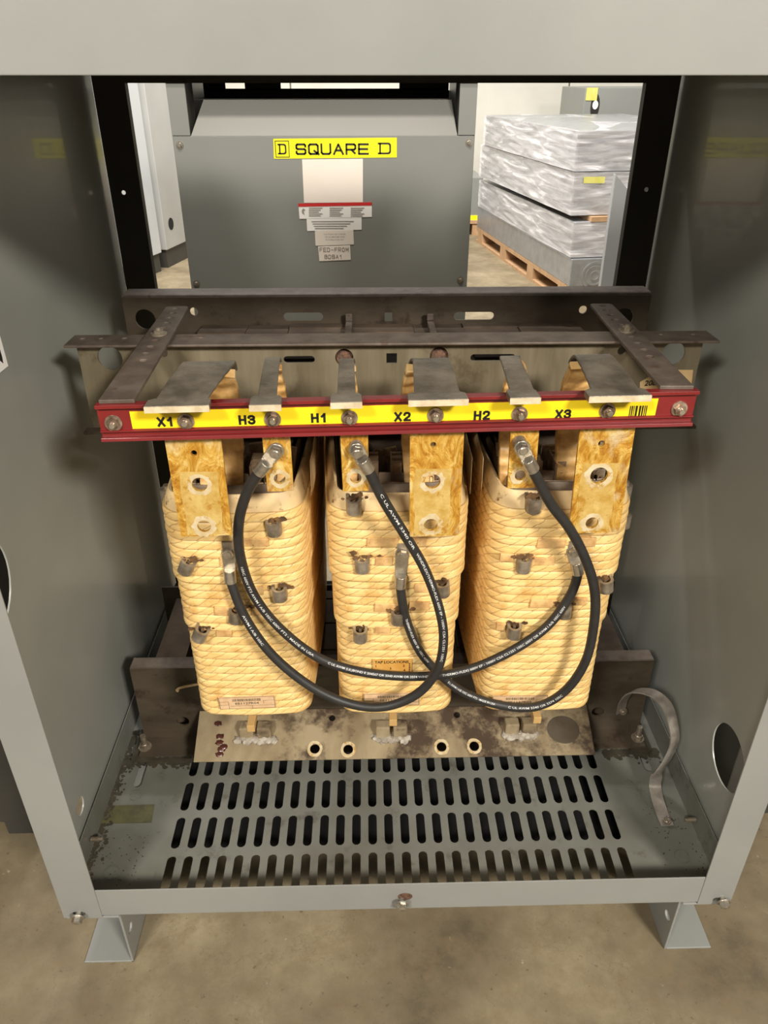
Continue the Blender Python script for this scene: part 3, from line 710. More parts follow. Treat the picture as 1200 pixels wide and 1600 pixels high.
# ============================ TERMINAL BOARD =================================================
BO = V((-.3285, .857, 0)); BU = V((.9991, .0415, 0)).normalized(); BN = V((BU.y, -BU.x, 0)); BL = .748
def B(s, d, z): return BO+BU*s+BN*d+V((0, 0, z))
board = thing('terminal_board', B(BL/2, -.01, -.393), 'red channel shaped terminal board with yellow strip marked X1 H3 H1 X2 H2 X3', 'terminal board')
bm = nb()
pf = [(0, 0), (.0, -.0045), (-.0065, -.0055), (-.0065, -.0335), (-.003, -.035), (-.003, -.0365), (-.0075, -.038), (-.0075, -.0425), (-.001, -.0435), (.0, -.0475), (-.022, -.0475), (-.022, -.043), (-.0125, -.043), (-.0125, -.0045), (-.0130, -.0045), (-.0130, 0)]
mxb = frame(B(0, 0, -.345), BN, (0, 0, 1)); prism(bm, pf, mxb, BL) 
vs = [v.co for v in bm.verts]
rail = obj('channel_rail', bm, 'red_board', board, bevel=.0007)
def bproj(px, py, d):
    n_ = BN; o_ = B(0, d, 0); r_ = ray(px, py); p = r_*(o_.dot(n_)/r_.dot(n_)); return (p-o_).dot(BU), p.z
fd = -.0062
a0, z0 = bproj(202, 643, fd); a1, z1 = bproj(205, 671, fd); a2, z2 = bproj(1027, 633, fd); a3, z3 = bproj(1022, 656, fd)
bm = nb(); mxl = frame(B(0, fd, 0), BU, (0, 0, 1))
prism(bm, [(a0, z0), (a1+.002, z1), (a3, z1+.0), (a2, z0)], mxl, .0004)
strip = obj('marker_strip', bm, 'yellow_label', board)
for s_, px, py in (('X1', 259, 659), ('H3', 386, 656), ('H1', 499, 653), ('X2', 629, 651), ('H2', 753, 649), ('X3', 880, 647)):
    bm = nb(); s1, zz = bproj(px, py, fd); strokes(bm, s_, mxl @ Matrix.Translation((s1, zz, 0)), .0128, .0112, .0098, .0031); obj('terminal_mark', bm, 'black_ink', strip)
bm = nb(); s1, zz = bproj(997, 643, fd); bars(bm, mxl @ Matrix.Translation((s1, zz+.001, 0)), .023, .014, 8, seed=4)
text(bm, '600OCB', mxl @ Matrix.Translation((s1, zz-.0095, 0)), .0028, bold=.02)
obj('barcode_print', bm, 'black_ink', strip)
for i, (px, py) in enumerate(((178, 660), (291, 657), (426, 654), (546, 652), (680, 648), (811, 646), (948, 641), (1060, 638))):
    s1, zz = bproj(px, py, fd-.002); rr = random.Random(i); q = B(s1, fd-.0002, zz); bd = (BN+V((rr.uniform(-.06, .06), 0, rr.uniform(-.05, .05)))).normalized()
    bm = nb(); cyl(bm, q+bd*.0018, bd, .0080, .0052, 6, .0076); cyl(bm, q+bd*.007, bd, .0058, .0008, 18, .0050); hb_ = obj('hex_nut', bm, 'nut_steel', board)
    bm = nb(); cyl(bm, q-bd*.0012, bd, .0108, .003, 26, .0104); obj('washer', bm, 'bolt_steel', hb_, smooth=40)
    bm = nb(); cyl(bm, q+bd*.0078, bd, .0040, .0040, 16, .0034); obj('bolt_end', bm, 'zinc', hb_, smooth=40)
for xr, xf in ((-.320, -.303), (.402, .391)):
    yf = .864 if xf < 0 else .895
    p0, p1 = V((xf, yf, 0)), V((xr, 1.29, 0)); ax = (p1-p0).normalized(); L_ = (p1-p0).length
    bm = nb(); mx = frame((xf, yf, CZT+.0055), (ax.y, -ax.x, 0), ax)
    hs = [circ(random.uniform(-.001, .001), (yy-yf), .0062, 16, .005) for yy in (1.275, 1.247, 1.219, 1.191, 1.163, 1.10, 1.07, 1.04, 1.01)]
    holed(bm, [(-.0215, 0), (.0215, 0), (.021, L_*.5), (.019, L_-.004), (.015, L_), (-.015, L_), (-.019, L_-.004), (-.021, L_*.5)], hs, mx, .005)
    st = obj('mounting_strap', bm, 'rust_steel', board, bevel=.0008)
    bm = nb(); hexbolt(bm, (xf+(xr-xf)*.62, 1.130, CZT+.0055), (0, 0, 1), .0125, .008, .005, .003, .004); obj('strap_bolt', bm, 'dull_zinc', st, smooth=35)

# ============================ BUSBARS ========================================================
PADD = -.0165
def cornerpts(l, r, y0=None): return l
BB = [  # name, label, pad px (top l, top r, bottom l, bottom r), foot px (l, r), neck-top px (l, r, y), wide, holes, lead side
    ('X1', 'wide amber varnished busbar hanging under the X1 mark at the left end', (254, 346, 283, 363, 690, 838), (225, 326, 635), (284, 366, 571), [(303, 708, .004), (312, 757, .010), (319, 822, .009)], 1),
    ('H3', 'narrow varnished busbar hanging under the H3 mark', (408, 454, 418, 459, 690, 768), (389, 439, 633), (417, 434, 564), [(437, 748, .0075)], 1),
    ('H1', 'narrow varnished busbar hanging under the H1 mark', (528, 573, 536, 577, 687, 768), (516, 566, 629), (531, 552, 566), [(556, 747, .0075)], 1),
    ('X2', 'wide amber varnished busbar hanging under the X2 mark, in the middle', (636, 723, 640, 717, 687, 838), (638, 733, 625), (645, 703, 566), [(677, 695, .004), (676, 752, .0105), (673, 820, .0095)], -1),
    ('H2', 'narrow varnished busbar hanging under the H2 mark', (790, 836, 793, 835, 684, 763), (797, 846, 622), (781, 812, 562), [(813, 743, .0075)], -1),
    ('X3', 'wide amber varnished busbar hanging under the X3 mark at the right end', (895, 984, 889, 967, 682, 833), (920, 1020, 619), (900, 958, 560), [(940, 693, .0045), (936, 743, .012), (925, 817, .009)], -1)]
pads = {}
for nm, lab_, (tl_, tr_, bl_, br_, yt, yb), (fl1, fr1, fy), (n0, n1, ny), hs, sd in BB:
    wide = nm[0] == 'X'
    th_ = thing('busbar', B(.4, -.03, -.55), lab_, 'busbar', 'wide busbars' if wide else 'narrow busbars')
    th_['group'] = 'aluminium busbars bolted to the red board'
    mx = frame(B(0, PADD, 0), BU, (0, 0, 1))
    P4 = [bproj(a, c_, PADD) for a, c_ in ((tl_, yt), (bl_, yb), (br_, yb-1), (tr_, yt-2))]
    xl, xr_ = (P4[0][0]+P4[1][0])/2, (P4[2][0]+P4[3][0])/2; zb_ = (P4[1][1]+P4[2][1])/2
    hh_ = []
    for px, py, r_ in hs: a, c_ = bproj(px, py, PADD); hh_.append((a, c_, r_))
    ll = (P4[1][0]-P4[0][0]); 
    bm = nb(); holed(bm, [(P4[1][0], zb_), (P4[2][0], zb_), (xr_, -.349), (xl, -.349)], [circ(a, c_, r_, 22) for a, c_, r_ in hh_], mx, .0045)
    pd = obj('pad', bm, 'varnished_pad', th_, smooth=30); pads[nm] = mx
    if wide:
        (a1_, c1_, _), (a2_, c2_, _) = hh_[1], hh_[2]; w_ = .026; bm = nb()
        loop_ = [(a2_-w_*.92, zb_+.002), (a2_+w_*.9, zb_+.003), (a2_+w_*1.0, c2_+.02), (a1_+w_*.93, c1_-.01), (a1_+w_*.98, c1_+.018), (a1_-w_*.9, c1_+.019), (a1_-w_, c1_-.012), (a2_-w_*.86, c2_+.016)]
        holed(bm, loop_, [circ(hh_[1][0], hh_[1][1], hh_[1][2]*1.02, 22), circ(hh_[2][0], hh_[2][1], hh_[2][2]*1.02, 22)], mx @ Matrix.Translation((0, 0, .00025)), .0002)
        obj('rubbed_patch', bm, 'rubbed_gold', pd)
    for k, (a, c_, r_) in enumerate(hh_):
        if r_ < .006: continue
        rr = random.Random(int(a*1e4)); bm = nb(); R_ = r_*(1.6 if k % 2 else 1.8)
        ring = [(a+R_*(1+.13*rr.uniform(-1, 1))*math.cos(2*math.pi*i/26), c_+R_*(1+.13*rr.uniform(-1, 1))*math.sin(2*math.pi*i/26)) for i in range(26)]
        holed(bm, ring, [circ(a, c_, r_*1.02, 22)], mx @ Matrix.Translation((0, 0, .0004)), .0003); obj('bare_ring', bm, 'rubbed_metal', pd)
    # foot on the board, neck running back and bending down as the wrapped lead
    zf_ = -.345+.0085
    f0, f1 = [atZ(a, fy-1, zf_) for a in (fl1, fr1)]
    sc_ = (f0+f1)/2; fw_ = (f1-f0).length
    b0, b1 = atZ(n0, ny, zf_+.006), atZ(n1, ny, zf_+.006); bc = (b0+b1)/2; nw = max((b1-b0).length, .02)
    fc = V((sc_.x, sc_.y, 0))
    bm = nb(); fl_len = .030 if not wide else .026
    side_ = [(-fw_/2, 0), (fw_/2, 0), (fw_/2*.98, fl_len*.8), (fw_/2*.80, fl_len), (-fw_/2*.80, fl_len), (-fw_/2*.99, fl_len*.8)]
    prism(bm, side_, frame((fc.x, fc.y, zf_), BU, (0, 1, 0)), .0083)
    ft = obj('foot', bm, 'busbar_top', th_, bevel=.0008)
    bm = nb(); prism(bm, [(-fw_/2, -.0084), (fw_/2, -.0084), (fw_/2, -.0008), (-fw_/2, -.0008)], frame((fc.x, fc.y-.0008, zf_), BU, (0, 0, 1)), .0012)
    obj('cut_edge', bm, 'cut_aluminium', ft)
    y0_ = fc.y+fl_len*.6
    nwf = fw_*.78 if wide else nw*1.15
    path = []; K = 16; RB = .05 if wide else .035
    yb_ = bc.y+.004
    tx = atY({'X1': 376, 'H3': 449, 'H1': 560, 'X2': 627, 'H2': 783, 'X3': 873}[nm], 640, yb_+.03).x-sd*nw*.5
    for i in range(K+1):
        t_ = i/K; yy = y0_+(yb_-y0_)*t_; path.append((V((fc.x+(bc.x-fc.x)*t_, yy, zf_-.003+.010*math.sin(t_*math.pi/2))), nwf+(nw-nwf)*t_))
    for i in range(1, 9):
        a = i/8*math.pi/2; path.append((V((bc.x+(tx-bc.x)*.5*math.sin(a), yb_+RB*.6*math.sin(a), zf_+.007-RB*.8*(1-math.cos(a)))), nw))
    nk = [q for q in path if q[0].z > zf_-.012] if wide else path[:K+5]
    if wide:                                          # creases pressed into the bar
        for k, (q, w_) in enumerate(nk): q.z += .0003*math.sin(k*1.9)
    bm = nb(); ribbon(bm, [q for q, w_ in nk], BU, [w_ for q, w_ in nk], .004)
    obj('neck', bm, 'busbar_top', th_, bevel=.001, smooth=40)
    # wrapped lead: starts just inside the bend, goes down into the coil top
    lp = [(V((bc.x+(tx-bc.x)*.6, yb_+.008, zf_-.006)), nw), (V((tx-sd*.003, yb_+.020, zf_-.022)), nw), (V((tx, yb_+.032, zf_-.05)), nw*.98),
          (V((tx, yb_+.034, zf_-.09)), nw*.95), (V((tx, yb_+.030, zf_-.14)), nw*.9), (V((tx-sd*.004, yb_+.026, -.535)), nw*.85)]
    sp = spline([q for q, w_ in lp], 6); ws = [lp[min(i//6, 5)][1] for i in range(len(sp))]
    bm = nb(); ribbon(bm, sp, BU, [w_*1.0 for w_ in ws], .013 if wide else .010)
    bmesh.ops.subdivide_edges(bm, edges=bm.edges, cuts=1)
    obj('wrapped_lead', bm, 'wrapped_paper', th_, bevel=.002, smooth=50)

# ============================ CABLES =========================================================
CR = .0074
CAB = [('black jumper cable from the H3 busbar looping low across to the right coil', 'A',
        [(430, 708, .872), (416, 726, .876), (404, 739, .880), (385, 772, .890), (373, 818, .900), (376, 872, .912), (398, 932, .922), (442, 986, .925), (502, 1030, .926), (572, 1051, .927), (650, 1057, .930), (722, 1049, .930), (790, 1022, .930), (850, 983, .934), (887, 937, .938), (902, 900, .940), (899, 874, .941), (897, 864, .942)],
        [('105C 600V FT2 AWM I A/B 105C 600V FT2 - MADE IN USA', .20, .43), ('C UL AWM (UL)BOND E 204567 OR 3340 AWM OR 3374 WINDFLEX', .46, .66), ('THERMO-FLEX) 600V EP - 1000V CSA CL1251 105C 600V OR AWM I A/B 105C 600V', .67, .93)]),
       ('black jumper cable from the H1 busbar curling under itself back to the left coil', 'B',
        [(558, 707, .872), (568, 722, .876), (577, 737, .880), (602, 786, .888), (634, 838, .893), (664, 890, .897), (686, 950, .900), (693, 1000, .900), (683, 1047, .900), (652, 1084, .903), (602, 1104, .906), (548, 1100, .910), (488, 1074, .915), (428, 1026, .921), (385, 968, .927), (362, 912, .935), (357, 884, .939), (356, 866, .941)],
        [('C UL AWM 3340 OR', .05, .17), ('WINDFLEX/THERMO-FLEX 600V EP - 1000V CSA CL1251 105C', .18, .42), ('AWM I A/B 105C', .86, .93)]),
       ('black jumper cable from the H2 busbar looping over the right coil to the middle coil', 'C',
        [(817, 703, .876), (826, 720, .880), (834, 737, .884), (860, 786, .893), (890, 826, .898), (914, 872, .903), (929, 922, .908), (928, 975, .912), (914, 1035, .916), (880, 1082, .922), (832, 1105, .928), (770, 1099, .938), (712, 1074, .944), (662, 1026, .946), (636, 972, .944), (626, 920, .942), (627, 888, .941), (629, 868, .941)],
        [('E L AWM I A/B 105C 600V FT2 - MADE IN USA', .655, .76), ('C UL AWM 3340 OR 3374 105C', .52, .63), ('THERMO-FLEX 600V EP - 105C 600V', .82, .93)])]
for lab_, nm, pts, txs in CAB:
    P = [atY(a, c_, Y) for a, c_, Y in pts]
    cb = thing('jumper_cable', P[9], lab_, 'cable', 'black jumper cables')
    s0, s1 = P[1].lerp(P[2], .6), P[-2]
    mid = spline([P[0]]+P[1:], 10)
    start = min(range(len(mid)), key=lambda i: (mid[i]-s0).length); end = min(range(len(mid)), key=lambda i: (mid[i]-P[-3].lerp(P[-2], .3)).length)
    core_p = mid[start:end+1]
    bm = nb(); tube(bm, core_p, CR); sh = obj('insulation', bm, 'rubber', cb, smooth=50)
    # print on the side of the cable turned to the opening and upwards
    cum = [0]
    for a, c_ in zip(core_p, core_p[1:]): cum.append(cum[-1]+(c_-a).length)
    fr_ = frames(core_p, V((0, -.80, .6))); bm = nb()
    def onc(s, v):
        i = max(0, min(len(cum)-2, next((j for j in range(len(cum)-1) if cum[j+1] >= s), len(cum)-2)))
        t_ = (s-cum[i])/max(1e-9, cum[i+1]-cum[i]); p = fr_[i][0].lerp(fr_[i+1][0], t_); n_ = fr_[i][2].lerp(fr_[i+1][2], t_).normalized(); T = fr_[i][1].lerp(fr_[i+1][1], t_).normalized(); b_ = T.cross(n_)
        return p, n_, b_
    for s_, ta, tb in txs:
        bm = nb()
        vs = text(bm, s_, None, .0034, width=(tb-ta)*cum[-1], bold=.01); L_ = cum[-1]; sgn = 1
        flip = nm == 'C' or (nm == 'B' and ta > .8)
        for v in vs:
            p, n_, b_ = onc((ta+tb)/2*L_+(-v.co.x if flip else v.co.x), 0)
            an = v.co.y/CR; v.co = p+(n_*math.cos(an)+b_*math.sin(an)*(1 if flip else -1))*(CR+.00025)
        obj('cable_print', bm, 'white_ink', sh)
    # lugs
    for a, c_, nrm in ((P[0], core_p[0], V((0, -1, 0))), (P[-1], core_p[-1], V((0, -1, .1)))):
        d = (a-c_).normalized(); bm = nb(); wv = d.cross(nrm).normalized(); nn_ = wv.cross(d).normalized()
        if nn_.dot(nrm) < 0: nn_ = -nn_
        cyl(bm, c_-d*.006, d, .0092, .021, 16)
        L0 = (a-c_).length
        mxg = frame(a-nn_*.0045, wv, -d)
        out = [(.0105*math.cos(t_), .0105*math.sin(t_)) for t_ in [math.pi+math.pi*i/10 for i in range(11)]]+[(.0088, max(.004, L0-.014)), (-.0088, max(.004, L0-.014))]
        prism(bm, out, mxg if (mxg.to_3x3() @ V((0, 0, 1))).dot(nn_) > 0 else frame(a-nn_*.0045, -wv, -d), .003)
        lg = obj('cable_lug', bm, 'zinc', cb, smooth=40, bevel=.0005)
        bm = nb(); hexbolt(bm, a-nn_*.0044, nn_, 0, .0082, .0055, 0); obj('lug_bolt', bm, 'zinc', lg, smooth=35)
        if a is P[0]:
            bm = nb(); cyl(bm, a-nn_*.0078, -nn_, .009, abs(B(0, PADD, 0).y+(a.x-BO.x)*.0415-a.y)-.007, 16); obj('stud', bm, 'dull_zinc', lg, smooth=40)
        else:
            bm = nb(); cyl(bm, a-nn_*.0078+V((0, 0, .002)), -nn_, .0115, .010, 18); box(bm, a.x-.008, a.x+.008, a.y+.004, a.y+.02, a.z-.004, a.z+.018); obj('tap_stud', bm, 'dull_zinc', lg, smooth=40)

# ============================ GROUND STRAP ===================================================
gs = [(1043, 1290, .900), (1036, 1270, .925), (1024, 1235, .965), (1026, 1212, .980), (1043, 1186, .985), (1054, 1158, .99), (1050, 1125, 1.00), (1040, 1100, 1.01), (1021, 1084, 1.03), (1000, 1079, 1.05), (984, 1083, 1.075), (974, 1096, 1.098), (970, 1112, 1.108)]
P = [atZ(1043, 1290, ZP+.004), atZ(1034, 1266, ZP+.004)]+[atY(a, c_, Y) for a, c_, Y in gs[2:]]
P[1] = V((P[0].x-.001, P[0].y+.025, P[0].z))
bm = nb(); sp = spline(P, 6); L_ = len(sp)
rings = []
for i, p in enumerate(sp):
    t = (sp[min(i+1, L_-1)]-sp[max(i-1, 0)]).normalized(); w = V((1, .55 if i > L_*.25 else 0, 0)); w = (w-t*w.dot(t)).normalized(); q = t.cross(w)
    rings.append([bm.verts.new(p+w*.0115*a+q*.0013*c_) for a, c_ in ((-1, -1), (1, -1), (1, 1), (-1, 1))])
for a, c_ in zip(rings, rings[1:]):
    for i in range(4): bm.faces.new((a[i], a[(i+1) % 4], c_[(i+1) % 4], c_[i]))
bm.faces.new(rings[0][::-1]); bm.faces.new(rings[-1])
gt = thing('ground_strap', (P[0].x, P[0].y, ZP), 'curved bare aluminium ground strap bolted to the base pan at right', 'ground strap')
obj('strap', bm, 'aluminium', gt, smooth=40)
bm = nb(); hexbolt(bm, P[0]+V((0, .006, .002)), (0, 0, 1), 0, .008, .004, .003, .003); obj('strap_bolt', bm, 'dull_zinc', gt, smooth=35)
bm = nb(); p = P[-1]+V((.003, -.001, .003)); hexbolt(bm, p, (0, -1, 0), .009, .007, .004, 0); obj('strap_bolt', bm, 'dull_zinc', gt, smooth=35)
# tan tube standing in for an outlined slot in the lower channel
bm = nb(); p = [atY(a, c_, 1.112) for a, c_ in ((279, 1080), (276, 1078), (284, 1074), (310, 1069), (330, 1066))]; tube(bm, spline(p, 4), .0025, 8)
obj('slot_outline', bm, 'collar_paper', label='tan tube standing in for a slot outline beside the left coil foot', cat='slot outline', smooth=60)

# ============================ BACKGROUND =====================================================
YC = 2.85
cab = thing('transformer_cabinet', (-.135, 3.3, -H), 'closed grey transformer cabinet with yellow logo strip, seen through the open back', 'cabinet')
cx0, cx1 = -.646, .376
bm = nb(); box(bm, cx0, cx1, YC, YC+.004, -1.2, -.180); obj('front_cover', bm, 'cabinet_grey', cab, bevel=.003)
for a in (cx0, cx1-.004): bm = nb(); box(bm, a, a+.004, YC+.004, YC+.9, -1.2, .05); obj('side_cover', bm, 'cabinet_grey', cab)
bm = nb(); box(bm, cx0, cx1, YC-.01, YC+.9, .05, .06); box(bm, cx0, cx1, YC-.01, YC-.006, -.024, .05); obj('top_cover', bm, 'cabinet_grey', cab)
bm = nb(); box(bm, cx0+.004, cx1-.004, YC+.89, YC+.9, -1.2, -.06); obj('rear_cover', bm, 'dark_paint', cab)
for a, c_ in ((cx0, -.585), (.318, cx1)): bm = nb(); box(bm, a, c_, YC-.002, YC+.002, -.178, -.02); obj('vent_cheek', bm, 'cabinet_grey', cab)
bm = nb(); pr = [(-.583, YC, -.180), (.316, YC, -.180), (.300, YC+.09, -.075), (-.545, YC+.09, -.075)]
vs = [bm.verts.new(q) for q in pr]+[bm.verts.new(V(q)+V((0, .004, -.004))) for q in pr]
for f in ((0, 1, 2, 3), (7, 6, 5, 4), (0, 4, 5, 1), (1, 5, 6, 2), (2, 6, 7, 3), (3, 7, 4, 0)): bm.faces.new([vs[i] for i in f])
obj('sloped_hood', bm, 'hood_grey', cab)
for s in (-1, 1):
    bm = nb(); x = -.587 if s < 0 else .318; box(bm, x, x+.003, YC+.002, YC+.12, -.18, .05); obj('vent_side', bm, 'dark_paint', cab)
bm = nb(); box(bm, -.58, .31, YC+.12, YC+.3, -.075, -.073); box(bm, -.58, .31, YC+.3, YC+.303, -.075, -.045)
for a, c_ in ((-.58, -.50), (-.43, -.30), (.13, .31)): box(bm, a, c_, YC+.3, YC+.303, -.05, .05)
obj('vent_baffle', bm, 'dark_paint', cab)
for px, py in ((281, 227), (733, 223), (307, 443), (719, 437)):
    p = atY(px, py, YC-.001); bm = nb(); hexbolt(bm, p, (0, -1, 0), .012, .008, .005, 0); obj('cover_screw', bm, 'zinc', cab, smooth=35)
def panel_px(pts, Y): return [(q.x, q.z) for q in (atY(a, c_, Y) for a, c_ in pts)]
YL = YC-.0015
q = panel_px([(427, 217), (620, 215), (620, 246), (428, 248)], YL)
bm = nb(); prism(bm, q[::-1], frontframe((0, YL, 0)), .0012); lg = obj('logo_strip', bm, 'logo_yellow', cab)
bm = nb(); mz = lambda px, py: frontframe(atY(px, py, YL-.0004))
strokes(bm, 'SQUARE', mz(519, 233), .0355, .0425, .0365, .0062)
def logoD(bm, px, py, w, h, st):
    mx = mz(px, py); o_ = [(-w/2, -h/2)]+[(w/2-h*.25+h*.25*math.sin(t_*math.pi/12), -h/2+h*.25-h*.25*math.cos(t_*math.pi/12)) for t_ in range(7)]+[(w/2-h*.25+h*.25*math.cos(t_*math.pi/12), h/2-h*.25+h*.25*math.sin(t_*math.pi/12)) for t_ in range(7)]+[(-w/2, h/2)]
    i_ = [(-w/2+st*1.6, -h/2+st)]+[(w/2-st-h*.17+h*.17*math.sin(t_*math.pi/12), -h/2+st+h*.17-h*.17*math.cos(t_*math.pi/12)) for t_ in range(7)]+[(w/2-st-h*.17+h*.17*math.cos(t_*math.pi/12), h/2-st-h*.17+h*.17*math.sin(t_*math.pi/12)) for t_ in range(7)]+[(-w/2+st*1.6, h/2-st)]
    holed(bm, [(a+(0 if a > -w/2+1e-6 else st*.6), c_) for a, c_ in o_], [i_], mx, .0003)
    for sy in (-1, 1): box(bm, -w/2-st*.3, -w/2+st*1.6, min(sy*(h/2-st), sy*h/2), max(sy*(h/2-st), sy*h/2), -.0003, 0, mx)
logoD(bm, 601, 232, .043, .036, .0055); logoD(bm, 441, 233, .028, .033, .005)
mx = mz(441, 233); holed(bm, rect(-.024, .024, -.026, .026), [rect(-.0215, .0215, -.0235, .0235)], mx, .0003)
obj('logo_lettering', bm, 'black_ink', lg)
def sticker(nm, pts, mk, Y=YL, par=cab, label=None):
    bm = nb(); q = panel_px(pts, Y); area = sum(q[i][0]*q[(i+1) % len(q)][1]-q[(i+1) % len(q)][0]*q[i][1] for i in range(len(q)))
    if area < 0: q = q[::-1]
    prism(bm, q, frontframe((0, Y, 0)), .001); return obj(nm, bm, mk, par, label=label)
sticker('blank_label', [(472, 249), (567, 248), (567, 316), (475, 317)], 'paper_label')
wl = sticker('danger_label', [(466, 318), (581, 316), (581, 339), (468, 342)], 'white_paper', YL-.0006)
sticker('red_band', [(466, 318), (581, 316), (581, 321), (466, 323)], 'red_ink', YL-.0018, wl)
bm = nb()
for c0, c1 in ((482, 506), (513, 540), (547, 572)):
    for k in range(5): q = atY((c0+c1)/2, 325+k*3, YL-.0018); box(bm, q.x-.026, q.x+.022-.006*(k % 3), q.y-.0003, q.y, q.z-.0012, q.z+.0012)
q = atY(474, 331, YL-.0018); prism(bm, [(-.006, .004), (0, .012), (.007, .006), (.001, .001), (.004, -.010), (-.004, -.004)][::-1], frontframe(q), .0003)
obj('danger_print', bm, 'grey_ink', wl)
l2 = sticker('instruction_label', [(479, 342), (565, 340), (565, 359), (480, 361)], 'white_paper', YL-.0003); bm = nb()
for k in range(4): q = atY(522, 346+k*3.6, YL-.0012); box(bm, q.x-.08+.004*k, q.x+.07-.012*k, q.y-.0003, q.y, q.z-.0012, q.z+.0012)
obj('instruction_print', bm, 'grey_ink', l2)
l3 = sticker('property_label', [(492, 361), (552, 359), (553, 382), (493, 384)], 'paper_label', YL-.0006); bm = nb()
for k, s_ in enumerate(('CAUTION USE COPPER', 'OR ALUMINUM WIRE', 'SUITABLE FOR 75C')): text(bm, s_, mz(523, 366+k*4.3), .0050, width=.078-.006*k, bold=.01)
obj('property_print', bm, 'grey_ink', l3)
l4 = sticker('fed_from_label', [(497, 385), (547, 383), (548, 406), (499, 408)], 'paper_label', YL-.0009); bm = nb()
strokes(bm, 'FED-FROM', mz(522, 390), .0150, .0135, .0105, .0020); strokes(bm, 'BDSA1', mz(521, 401), .0145, .0135, .0105, .0020)
for v in bm.verts: v.co.y -= .0012
obj('fed_from_print', bm, 'grey_ink', l4)

def abox(name, org, ang, w, d, z0, z1, mk, parent=None, bevel=.004, **k):
    bm = nb(); mx = Matrix.Translation((org[0], org[1], 0)) @ Matrix.Rotation(ang, 4, 'Z'); box(bm, 0, w, 0, d, z0, z1, mx); return obj(name, bm, mk, parent, bevel=bevel, **k)
# left pale cabinets
A1 = math.radians(-17)
def pale(nm_, pa, pb, left, right, depth, mk, label):
    a, c_ = atZ(pa[0], pa[1], -1.2), atZ(pb[0], pb[1], -1.2); d = (c_-a).normalized(); an = math.atan2(d.y, d.x)
    mxc = Matrix.Translation((a.x, a.y, 0)) @ Matrix.Rotation(an, 4, 'Z')
    t_ = thing('pale_cabinet', (a.x, a.y+.4, -H), label, 'cabinet')
    bm = nb(); box(bm, -left, right, 0, depth, -1.2, .35, mxc); obj('body', bm, mk, t_, bevel=.004)
    bm = nb(); box(bm, -left+.01, right-.02, .015, depth-.01, -H, -1.2, mxc); obj('plinth', bm, 'dark_paint', t_)
    return t_, mxc
t_, mxc = pale('', (261, 391), (287, 379), 0, .62, 1.0, 'pale_grey', 'pale grey tall cabinet with a dark round knockout, left of the transformer cabinet')
kx = mxc.inverted() @ atY(268, 349, (mxc @ V((.15, 0, 0))).y)
bm = nb(); cyl(bm, mxc @ V((.13, -.002, kx.z)), mxc.to_3x3() @ V((0, 1, 0)), .045, .003, 24); obj('knockout', bm, 'void', t_)
t2_, mxc = pale('', (236, 401), (258, 392.5), 1.0, .16, 1.0, 'pale_cabinet', 'bluish white cabinet partly hidden behind the left rear post')
p = atY(209, 152, (mxc @ V((-.1, 0, 0))).y); q = mxc.inverted() @ p
bm = nb(); box(bm, q.x-.05, q.x+.05, -.004, 0, q.z-.035, q.z+.035, mxc); obj('vent_slot', bm, 'cabinet_grey', t2_)
# low neighbours at the left of the enclosure
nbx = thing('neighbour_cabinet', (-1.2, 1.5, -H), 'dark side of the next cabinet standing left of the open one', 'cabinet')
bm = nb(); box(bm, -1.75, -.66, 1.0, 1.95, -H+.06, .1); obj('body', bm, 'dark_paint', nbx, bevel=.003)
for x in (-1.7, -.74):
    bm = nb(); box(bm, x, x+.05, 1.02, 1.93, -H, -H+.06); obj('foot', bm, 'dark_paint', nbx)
nb2 = thing('neighbour_cabinet', (1.3, 1.5, -H), 'added dark neighbour cabinet that darkens the view through the right panel hole', 'cabinet')  # added box, darkens what shows through the right panel's round hole
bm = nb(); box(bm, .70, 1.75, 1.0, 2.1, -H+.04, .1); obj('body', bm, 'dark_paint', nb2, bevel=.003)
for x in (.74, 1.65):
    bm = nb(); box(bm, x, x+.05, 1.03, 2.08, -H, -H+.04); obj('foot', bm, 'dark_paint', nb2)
# crates on the right
ANG = math.atan(.135)
def corner(Y): return (1.262+(5.5-Y)*.135, Y)
o0 = corner(5.0)
mc = Matrix.Translation((o0[0], o0[1], 0)) @ Matrix.Rotation(ANG, 4, 'Z')
pal = thing('wooden_pallet', (o0[0]+.4, 6, -H), 'worn wooden pallet under the stack of galvanized boxes', 'pallet')
bm = nb(); [box(bm, a, a+.1, 0, 2.3, -H+.10, -H+.13, mc) for a in (0, .15, .3, .45, .6, .75, .9)]; obj('deck', bm, 'pallet_wood', pal)
for a in (0, .42, .88):
    for y in (0.05, .7, 1.4, 2.1): bm = nb(); box(bm, a, a+.12, y, y+.14, -H+.02, -H+.10, mc); obj('block', bm, 'pallet_wood', pal)
bm = nb(); [box(bm, a, a+.12, 0, 2.3, -H, -H+.02, mc) for a in (0, .42, .88)]; obj('runner', bm, 'pallet_wood', pal)
def zat(px, py, Y): return atY(px, py, Y).z
za = zat(880, 405, 5.0); zb2 = zat(880, 350, 5.0); zc = zat(875, 340, 5.0); zd = zat(875, 268, 5.0); ze = zat(875, 205, 5.0)
